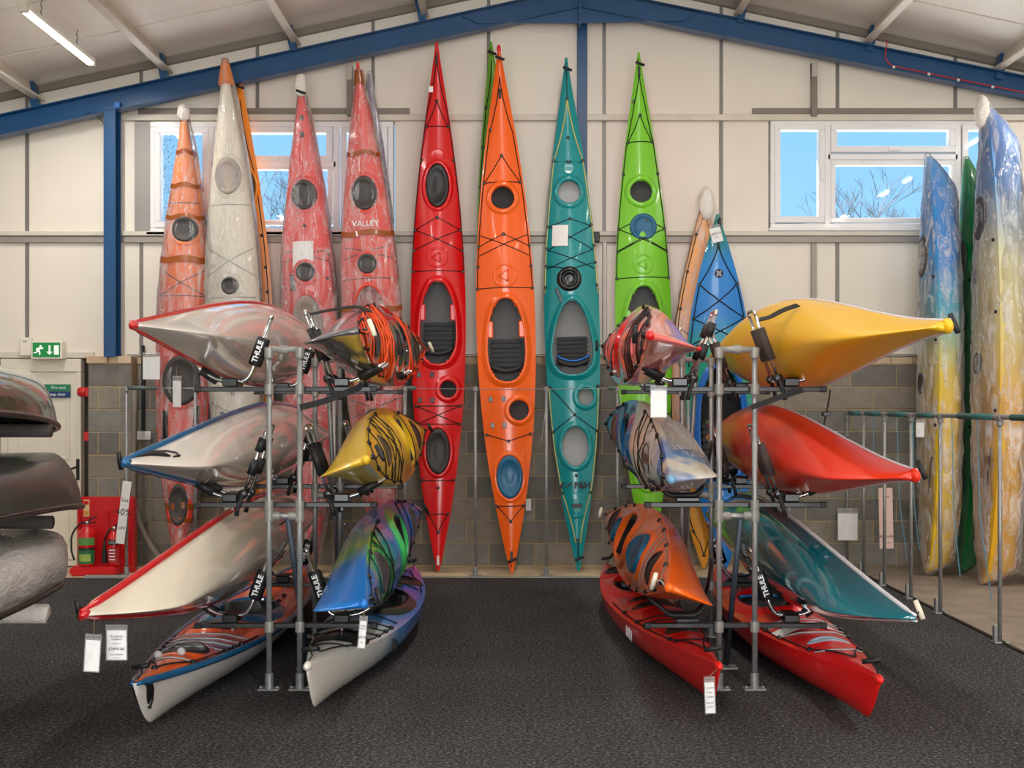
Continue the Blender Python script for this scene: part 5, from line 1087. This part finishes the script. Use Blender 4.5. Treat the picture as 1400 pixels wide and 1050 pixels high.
card('white rectangle taped on the red kayak edge', 586, 118, 592, 126, 11.42, [], None, name='small_label', cat='label', clip=False)

# ------------------------------------------------------------------ door corner on the left
dh = holder('door_1')
dx0, dx1, dz1, YD = xat(2, YW), xat(112, YW), zat(499, YW), YW-.03
dm = mat('ivory_upvc_door', (226, 218, 200), .35, coat=.15)
bm = B(); box(bm, dx0, dx1, YD, YW+.08, 0, .05); box(bm, dx0, dx1, YD, YW+.08, dz1-.07, dz1+.06, .006); box(bm, dx0, dx0+.07, YD, YW+.08, .05, dz1-.07, .006); box(bm, dx1-.05, dx1, YD, YW+.08, .05, dz1-.07, .006); obj('door_frame', bm, dm, dh)
bm = B(); box(bm, dx0+.07, dx1-.05, YD+.02, YW+.05, .05, dz1-.07, .004); lf = obj('door_leaf', bm, dm, dh)
for a, b_ in ((.18, .95), (1.05, dz1-.2)):
    bm = B(); bars(bm, dx0+.17, dx1-.12, a, b_, .035, YD+.008, YD+.03); obj('panel_moulding', bm, dm, lf)
bm = B(); box(bm, dx0+.07, dx1-.05, YD+.005, YD+.03, .06, .11, .005); obj('weather_bar', bm, dm, lf)
bm = B(); box(bm, dx1-.045, dx1-.012, YD-.012, YD+.01, .85, 1.06, .004); tube(bm, bend([(dx1-.03, YD-.01, .98), (dx1-.03, YD-.05, .98), (dx1-.12, YD-.05, .95)], .03), .011, 8); obj('door_handle', bm, BLACKG, lf)
h = thing('door_sign', 'green and blue door sign half hidden behind the upper green canoe', 'sign', at(80, 534, YD-.004))
g_ = mat('sign_green', (24, 128, 84), .5); bl = mat('sign_blue', (20, 54, 110), .5)
s_ = 12/1650
bm = B(); box(bm, -.16, .118, 0, .006, -.005, .062, 0); a_ = obj('green_plate', bm, g_, h); text('lettering', 'Fire exit', .042, WHITEP, a_, Matrix.Translation((-.0, -.002, .03)) @ FRONT)
bm = B(); box(bm, -.16, .118, 0, .006, -.07, -.009, 0); a_ = obj('blue_plate', bm, bl, h); text('lettering', 'Keep clear', .042, WHITEP, a_, Matrix.Translation((-.02, -.002, -.037)) @ FRONT)
# exit sign
h = thing('exit_sign', 'green fire exit sign with running figure and down arrow above the door', 'exit sign', at(63.5, 478.5, 11.86))
w2, h2 = 21.5*11.86/1650, 12.6*11.86/1650
bm = B(); box(bm, -w2, w2, 0, .10, -h2, h2, .008); obj('sign_box', bm, mat('warm_white_plastic', (236, 228, 212), .4), h)
bm = B(); box(bm, -w2+.02, w2-.02, -.004, .002, -h2+.02, h2-.018, 0); gp = obj('sign_face', bm, mat('exit_green', (16, 128, 62), .5, emit=.25), h)
WS = mat('sign_white', (240, 244, 238), .5, emit=.3)
Mf = Matrix.Translation((0, -.004, 0)) @ FRONT
bm = B(); poly(bm, [(.076, -.045), (.122, -.045), (.122, .045), (.076, .045)], .002, Mf); obj('door_mark', bm, WS, gp)
bm = B(); poly(bm, [(.0, -.048), (-.032, -.016), (-.009, -.016), (-.009, .045), (.009, .045), (.009, -.016), (.032, -.016)], .002, Mf @ Matrix.Translation((.032, 0, 0))); obj('arrow_mark', bm, WS, gp)
bm = B(); lathe(bm, [(.012, 0), (.012, .002), (.011, .0021)], 12, Mf @ Matrix.Translation((-.055, .036, 0)))
def limb(p, w_=.012):
    b2 = []
    for (x0_, y0_), (x1_, y1_) in zip(p, p[1:]):
        d = Vector((x1_-x0_, y1_-y0_)).normalized(); nn = Vector((-d.y, d.x))*w_/2
        poly(bm, [(x0_+nn.x, y0_+nn.y), (x0_-nn.x, y0_-nn.y), (x1_-nn.x, y1_-nn.y), (x1_+nn.x, y1_+nn.y)], .002, Mf)
limb([(-.062, .022), (-.082, -.008)], .022); limb([(-.06, .02), (-.04, .012), (-.03, .022)]); limb([(-.066, .02), (-.095, .012), (-.10, -.004)], .01); limb([(-.08, -.006), (-.062, -.022), (-.066, -.048)], .013); limb([(-.084, -.006), (-.098, -.026), (-.125, -.026)], .013)
obj('running_figure', bm, WS, gp)
h = thing('junction_box', 'blank white box on the wall beside the exit sign', 'box', at(34.5, 474, 11.93))
bm = B(); box(bm, -.056, .056, 0, .06, -.09, .09, .006); obj('cover', bm, mat('warm_white_plastic', (236, 228, 212), .4), h)
bm = B(); box(bm, -.02, .02, -.006, .0, .05, .06, .002); obj('label_slot', bm, GREYCORD, h)
trim(-8, PX0, YW-.035, YW+.02, 2.06, 2.12, cream)
# alarm sounder and call point
h = thing('alarm_sounder', 'round red fire alarm sounder on the pier edge above the call point', 'alarm', (PX0-.036, 11.86, zat(536, 11.86)))
bm = B(); lathe(bm, [(.045, 0), (.05, .01), (.05, .05), (.042, .075), (.02, .085)], 20, Matrix.Rotation(-PI/2, 4, 'Y')); obj('dome', bm, mat('alarm_red', (196, 22, 26), .35, coat=.3), h, True)
bm = B(); box(bm, 0, .035, -.04, .04, -.045, .045, .005); obj('mount', bm, mat('alarm_red', (196, 22, 26), .35), h)
h = thing('call_point', 'small square red fire call point on the pier edge', 'alarm', (PX0-.028, 11.86, zat(596.5, 11.86)))
bm = B(); box(bm, -.02, .03, -.04, .04, -.045, .045, .004); obj('box', bm, mat('alarm_red', (196, 22, 26), .35), h); bm = B(); box(bm, -.025, -.019, -.025, .025, -.02, .02, .002); obj('glass_plate', bm, WHITE, h)
# red extinguisher stand
REDX = mat('moulded_red', (206, 20, 28), .35, coat=.3)
YE = 11.52
ex0, ex1, ez1 = xat(105, YE), xat(183, YE), zat(678, YE)
h = thing('extinguisher_stand', 'red moulded extinguisher stand against the block pier', 'stand', ((ex0+ex1)/2, YE, -.012)); wd = (ex1-ex0)/2
bm = B(); box(bm, -wd, wd, .06, .10, 0, ez1, .012); box(bm, -wd, -wd+.03, .0, .08, .05, ez1, .008); box(bm, wd-.03, wd, .0, .08, .05, ez1, .008); obj('back_board', bm, REDX, h)
bm = B(); box(bm, -wd, wd-.10, -.20, .09, 0, .09, .018); obj('base_tray', bm, REDX, h)
bm = B(); box(bm, -.02, .02, .02, .08, .1, ez1-.12, .014); obj('divider', bm, REDX, h)
bm = B(); box(bm, -wd+.045, -wd+.10, .052, .062, ez1-.19, ez1-.03, 0); pl = obj('notice_plate', bm, mat('cream_notice', (226, 206, 150), .6), h)
bm = B(); box(bm, -wd+.05, -wd+.095, .048, .053, ez1-.075, ez1-.04, 0); obj('red_symbol', bm, REDX, pl)
bm = B(); box(bm, -wd+.05, -wd+.095, .048, .053, ez1-.175, ez1-.135, 0); obj('yellow_symbol', bm, mat('ochre_print', (206, 150, 60), .6), pl)
def extinguisher(label, pxc, Y, r, z0, z1, band, btxt, horn):
    x = xat(pxc, Y); h = thing('fire_extinguisher', label, 'fire extinguisher', (x, Y, z0))
    H = z1-z0; R2 = mat('extinguisher_red', (206, 16, 22), .22, coat=.5)
    bm = B(); lathe(bm, [(r*.9, 0), (r, .015), (r, H*.80), (r*.86, H*.88), (r*.45, H*.94), (r*.28, H*.97), (r*.28, H)], 24); bd = obj('cylinder', bm, R2, h, True)
    def wrap_(za, zb, m_, rr, nm, a0=-1.25, a1=1.25):
        bm = B(); a = [[bm.verts.new((rr*math.sin(a0+(a1-a0)*i/14), -rr*math.cos(a0+(a1-a0)*i/14), z)) for i in range(15)] for z in (za, zb)]
        for i in range(14): bm.faces.new((a[0][i], a[0][i+1], a[1][i+1], a[1][i]))
        return obj(nm, bm, m_, bd, True)
    if btxt == 'foam':
        wrap_(H*.52, H*.70, mat('label_green', (90, 150, 70), .5), r+.001, 'label_band'); wrap_(H*.06, H*.46, mat('label_dark_green', (40, 104, 60), .5), r+.001, 'label_band'); wrap_(H*.12, H*.30, mat('label_leaf', (150, 180, 80), .5), r+.0016, 'label_panel', -.7, .7); wrap_(H*.40, H*.46, mat('label_dark', (30, 40, 34), .5), r+.0018, 'label_panel')
    else:
        wrap_(H*.60, H*.74, LG, r+.001, 'label_band'); wrap_(H*.08, H*.52, mat('label_red', (176, 40, 44), .5), r+.001, 'label_band')
        text('lettering', 'CO₂', .035, WHITEP, bd, Matrix.Translation((0, -r-.003, H*.67)) @ FRONT)
        for i in range(4): bm = B(); box(bm, -.03, .03, -r-.003, -r-.001, H*(.44-i*.09), H*(.47-i*.09), 0); obj('label_line', bm, WHITEP, bd)
    bm = B(); lathe(bm, [(.018, 0), (.02, .03), (.012, .04)], 12, Matrix.Translation((0, 0, H))); obj('valve', bm, CHROME, h, True)
    bm = B(); tube(bm, [(-.0, 0, H+.035), (.05, 0, H+.07), (.09, 0, H+.075)], .008, 6); obj('handle', bm, BLACKG, h, True)
    bm = B(); tube(bm, [(.0, 0, H+.02), (.05, 0, H+.03), (.085, 0, H+.025)], .007, 6); obj('handle', bm, BLACKG, h, True)
    if horn:
        bm = B(); lathe(bm, [(.012, 0), (.016, .06), (.03, .2), (.031, .21)], 12, Matrix.Translation((-r-.028, -.02, H*.72)) @ Matrix.Rotation(PI, 4, 'X')); obj('horn', bm, BLACK, h, True)
        bm = B(); tube(bm, bend([(0, 0, H+.02), (-.04, 0, H+.02), (-r-.028, -.02, H*.72)], .04), .009, 8); obj('hose', bm, BLACK, h, True)
    else:
        bm = B(); tube(bm, bend([(0, 0, H+.02), (-.05, -.02, H+.03), (-r-.06, -.03, H*.8), (-r-.055, -.04, H*.35), (-r-.02, -.06, H*.16)], .09), .009, 8); obj('hose', bm, BLACK, h, True)
    return h
extinguisher('red foam extinguisher with green label and black hose on the stand', 119.5, 11.40, .082, .08, .46, 0, 'foam', False)
extinguisher('red gas extinguisher with black label and horn on the stand', 156, 11.40, .056, .08, .41, 0, 'co2', True)
# sockets, conduit, pipes
def socket(label, pxc, pyc, Y):
    h = thing('power_socket', label, 'socket', at(pxc, pyc, Y)); bm = B(); box(bm, -.073, .073, 0, .035, -.043, .043, .006); obj('face_plate', bm, WHITE, h)
    for s_ in (-1, 1):
        bm = B()
        for dx, dz, w_, hh in ((0, .0, .006, .012), (-.012, -.022, .010, .005), (.012, -.022, .010, .005)): box(bm, s_*.042+dx-w_/2, s_*.042+dx+w_/2, -.002, .004, dz-hh/2+.008, dz+hh/2+.008)
        obj('pin_holes', bm, LG, h); bm = B(); box(bm, s_*.014-.006, s_*.014+.006, -.006, .002, .012, .03, .002); obj('switch', bm, WHITE, h)
socket('white double socket on the block wall by the taped orange kayak', 196, 595.5, 11.955)
socket('white double socket on the block wall below the yellow hull', 1134.5, 595.5, 11.955)
h = thing('cable_conduit', 'black cable trunking running down the block wall to the socket', 'conduit', at(195, 530, 11.95)); o0 = h.location.copy()
bm = B(); box(bm, -.014, .014, 0, .03, -.42, .42, .003); obj('trunking', bm, BLACK, h)
h = thing('waste_pipe', 'bent grey pipe running down the wall beside the taped orange kayak', 'pipe', at(186, 532, 11.9)); o0 = h.location.copy()
bm = B(); tube(bm, [q-o0 for q in bend([at(184, 532, 11.74), at(183, 600, 11.74), at(182, 690, 11.74), at(198, 735, 11.72), at(228, 776, 11.66)], .4, 8)], .03, 10); obj('pipe_run', bm, mat('brown_grey_pipe', (120, 110, 98), .5), h, True)
h = thing('conduit_pipe', 'white conduit drop on the wall between the teal and lime kayaks', 'conduit', at(827, 330, 11.95)); o0 = h.location.copy()
bm = B(); box(bm, -.02, .02, 0, .04, at(0, 490, 11.95).z-o0.z, at(0, 331, 11.95).z-o0.z, .006); obj('trunking', bm, cream, h)
bm = B(); box(bm, -.04, .04, -.03, .04, -.05, .05, .006); o = obj('connector_box', bm, mat('dark_box', (50, 50, 52), .5), h); o.location = at(814, 324, 11.92)-o0

# ------------------------------------------------------------------ canoes on the left rack arms
def canoe(label, bow, stern, m_, Bm=.88, D=.26, gun=BLACKG, wrapm=None, rb=.12):
    L = (Vector(bow)-Vector(stern)).length; K = Hull(L, Bm, D, rb=rb, rs=rb, rock=.05, qb=.62, qs=.62, s0=0, n_mid=2.8, n_end=1.5, eb=.90, es=.90, tip=.02, tipz=.04, crown=0, peak=0)
    h = thing('canoe', label, 'canoe', matrix=place(K, bow, stern, (0, 0, -1))); ts = stations(70)
    def ring(t_, off): return [Vector((t_*K.L/2, y*(1-off*2), z+(off if abs(y) < K.b(t_)*.98 else 0))) for y, z in K.sec(t_, 9)]
    for nm, off, mm in (('hull', 0, m_), ('lining', .012, mat('canoe_lining', (60, 62, 58), .6))):
        bm = B(); R = [[bm.verts.new(p) for p in ring(t_, off)] for t_ in ts]
        for A, C in zip(R, R[1:]):
            for i in range(len(A)-1): bm.faces.new((A[i], A[i+1], C[i+1], C[i]))
        bmesh.ops.recalc_face_normals(bm, faces=bm.faces[:]); obj(nm, bm, mm, h, True)
    for s_ in (-1, 1):
        bm = B(); tube(bm, [Vector((t_*L/2, s_*(K.b(t_)+.004), K.g(t_))) for t_ in stations(50)], .016, 8); obj('gunwale', bm, gun, h, True)
    for sd in (-1, 1):
        t_ = sd*.92; bm = B(); vs = [bm.verts.new((q*L/2, s2*K.b(q)*.98, K.g(q)-.004)) for q, s2 in ((sd*.86, 1), (sd*.995, 1), (sd*.995, -1), (sd*.86, -1))]; bm.faces.new(vs); obj('end_deck', bm, gun, h)
    for q in (-.35, .3):
        bm = B(); box(bm, q*L/2-.12, q*L/2+.12, -K.b(q)*.9, K.b(q)*.9, K.g(q)-.05, K.g(q)-.025, .006); obj('seat', bm, mat('dark_wood', (80, 56, 38), .5), h)
    if wrapm:
        rs = []
        for i in range(61):
            t_ = -1.01+2.02*i/60; tc_ = max(-1, min(1, t_)); b = K.b(tc_)+.04; z0, z1 = K.k(tc_)-.03, K.g(tc_)+.04; q = 1 if abs(t_) < .98 else .7
            rg = []
            for j in range(20):
                a = 2*PI*j/20; c_, s2 = math.cos(a), math.sin(a); y = b*math.copysign(abs(c_)**.7, c_)*q; z = (z0+z1)/2+(z1-z0)/2*q*math.copysign(abs(s2)**.7, s2)
                nz = noise.noise(Vector((t_*12, y*6, z*8)))+.5*noise.noise(Vector((t_*40, y*14, z*14))); rg.append(Vector((t_*L/2, y*(1+.05*nz), z+.02*nz)))
            rs.append(rg)
        bm = B(); loft(bm, rs); obj('plastic_wrap', bm, wrapm, h, True)
    return h
GRC = mat('dark_green_canoe', (14, 70, 48), .16, coat=.8); OLC = mat('olive_black_canoe', (60, 62, 56), .34, coat=.2, var=.1)
XC = -2.72
canoe('glossy dark green canoe upside down on the top rack arm', Vector((XC, 6.90, 1.45)), Vector((XC, 2.1, 1.455)), GRC)
canoe('matt olive black canoe upside down on the middle rack arm', Vector((XC+.02, 7.22, .985)), Vector((XC+.02, 2.4, .985)), OLC)
canoe('canoe wrapped in grey plastic on the lowest rack arm', Vector((XC, 6.95, .60)), Vector((XC, 2.2, .60)), mat('grey_canoe', (120, 116, 112), .5), rb=.07, D=.26, wrapm=film('grey_wrap', base=.55, amount=.4, col=(.72, .70, .68), stretch=(2, 6, 6), scale=4, rough=.2))
h = thing('canoe_rack', 'canoe rack arms with grey foam sleeves under the upside down canoes', 'rack', (-4.3, 6.2, 0))
for z, xe in ((1.465, xat(67, 6.2)), (.995, xat(69, 6.2)), (.525, xat(62, 6.2))):
    for y in (0, -2.6):
        pipe((0, y, z), (xe+4.3, y, z), .024, STEEL, 'arm', h); bm = B(); tube(bm, [(.9, y, z), (xe+4.3+.01, y, z)], .034 if z > .6 else .05, 12); obj('foam_sleeve', bm, FOAMGREY if z > .6 else PFOAM, h, True)
for y in (0, -2.6):
    pipe((0, y, .01), (0, y, 1.7), .03, STEEL, 'post', h); foot((0, y, 0), h)

# ------------------------------------------------------------------ ceiling battens
led = mat('led_diffuser', (255, 250, 240), .5, emit=7)
ch = mat('chain_steel', (120, 116, 112), .5, metal=.5)
def batten(i, loc):
    x, y, z = loc
    lb = 'lit strip lamp hanging by chains under the left roof slope' if i == 0 else ('strip lamp out in the row under the ceiling above the photographer')
    h = thing('strip_lamp', lb, 'strip lamp', loc, group=None if i == 0 else 'strip lamps under the ceiling')
    bm = B(); box(bm, -.035, .035, 0, 1.5, .0, .05, .008); obj('housing', bm, WHITE, h)
    bm = B(); box(bm, -.03, .03, .02, 1.48, -.022, .0, .008); obj('diffuser', bm, led, h)
    for s_ in (0, 1):
        bm = B(); box(bm, -.038, .038, s_*1.5-.02, s_*1.5+.02, -.026, .054, .008); obj('end_cap', bm, mat('lamp_end_grey', (206, 198, 186), .5), h)
    for y_ in (.35, 1.15):
        top = roofz(x)-z-.035; bm = B(); k_ = int((top-.05)/.03)
        for q in range(max(1, k_)): tube(bm, [(0, y_, .05+q*.03), (.006*(-1)**q, y_, .05+(q+.5)*.03), (0, y_, min(top, .05+(q+1)*.03))], .004, 4)
        obj('chain', bm, ch, h)
for i, l_ in enumerate(LED_SPOTS): batten(i, l_)

# ------------------------------------------------------------------ bare trees outside
bark = mat('bare_bark', (178, 176, 184), .9)  # sunlight on the trees is put into this pale bark colour
def tree(label, x, y, H, seed, spread=1.0, depth=7, trunkh=.3):
    rnd = random.Random(seed); h = thing('bare_tree', label, 'tree', (x, y, -.2)); bt, bw = B(), B()
    def seg(bm, a, b_, r0, r1, n_):
        tube(bm, [a, a.lerp(b_, .5)+Vector((rnd.uniform(-1, 1), rnd.uniform(-1, 1), 0))*(b_-a).length*.05, b_], [r0, (r0+r1)/2, r1], n_, caps=False)
    def grow(p, d, l, r, k_):
        q = p+d*l; seg(bt if k_ < 2 else bw, p, q, r, r*.7, 6 if k_ < 2 else 3)
        if k_ >= depth: return
        for i in range(2 if rnd.random() < .45 or k_ == 0 else 3):
            nd = (d+Vector((rnd.uniform(-1, 1)*spread, rnd.uniform(-1, 1)*spread, rnd.uniform(-.25, .5)))*.72).normalized(); grow(q, nd, l*rnd.uniform(.62, .86), r*.68, k_+1)
    grow(Vector((0, 0, 0)), Vector((0, 0, 1)), H*trunkh, H*.011, 0)
    obj('trunk', bt, bark, h, True); obj('twigs', bw, bark, h, True)
for (x, y, H, s_, lb) in ((10.2, 34, 8.4, 11, 'bare branching tree filling the lower right window pane'), (15.0, 40, 8.8, 5, 'bare tree at the far right of the right window'), (-6.9, 30, 7.4, 23, 'bare tree in the middle of the left window'), (-12.0, 40, 10.4, 31, 'bare tree behind the patterned pane of the left window'), (-3.6, 42, 9.0, 47, 'bare tree at the right side of the left window')):
    tree(lb, x, y, H, s_)
bm = B(); box(bm, -60, 60, 12.6, 90, -.6, -.2); struct('ground', bm, mat('grass_green', (90, 110, 60), .95, var=.2, vscale=.5))
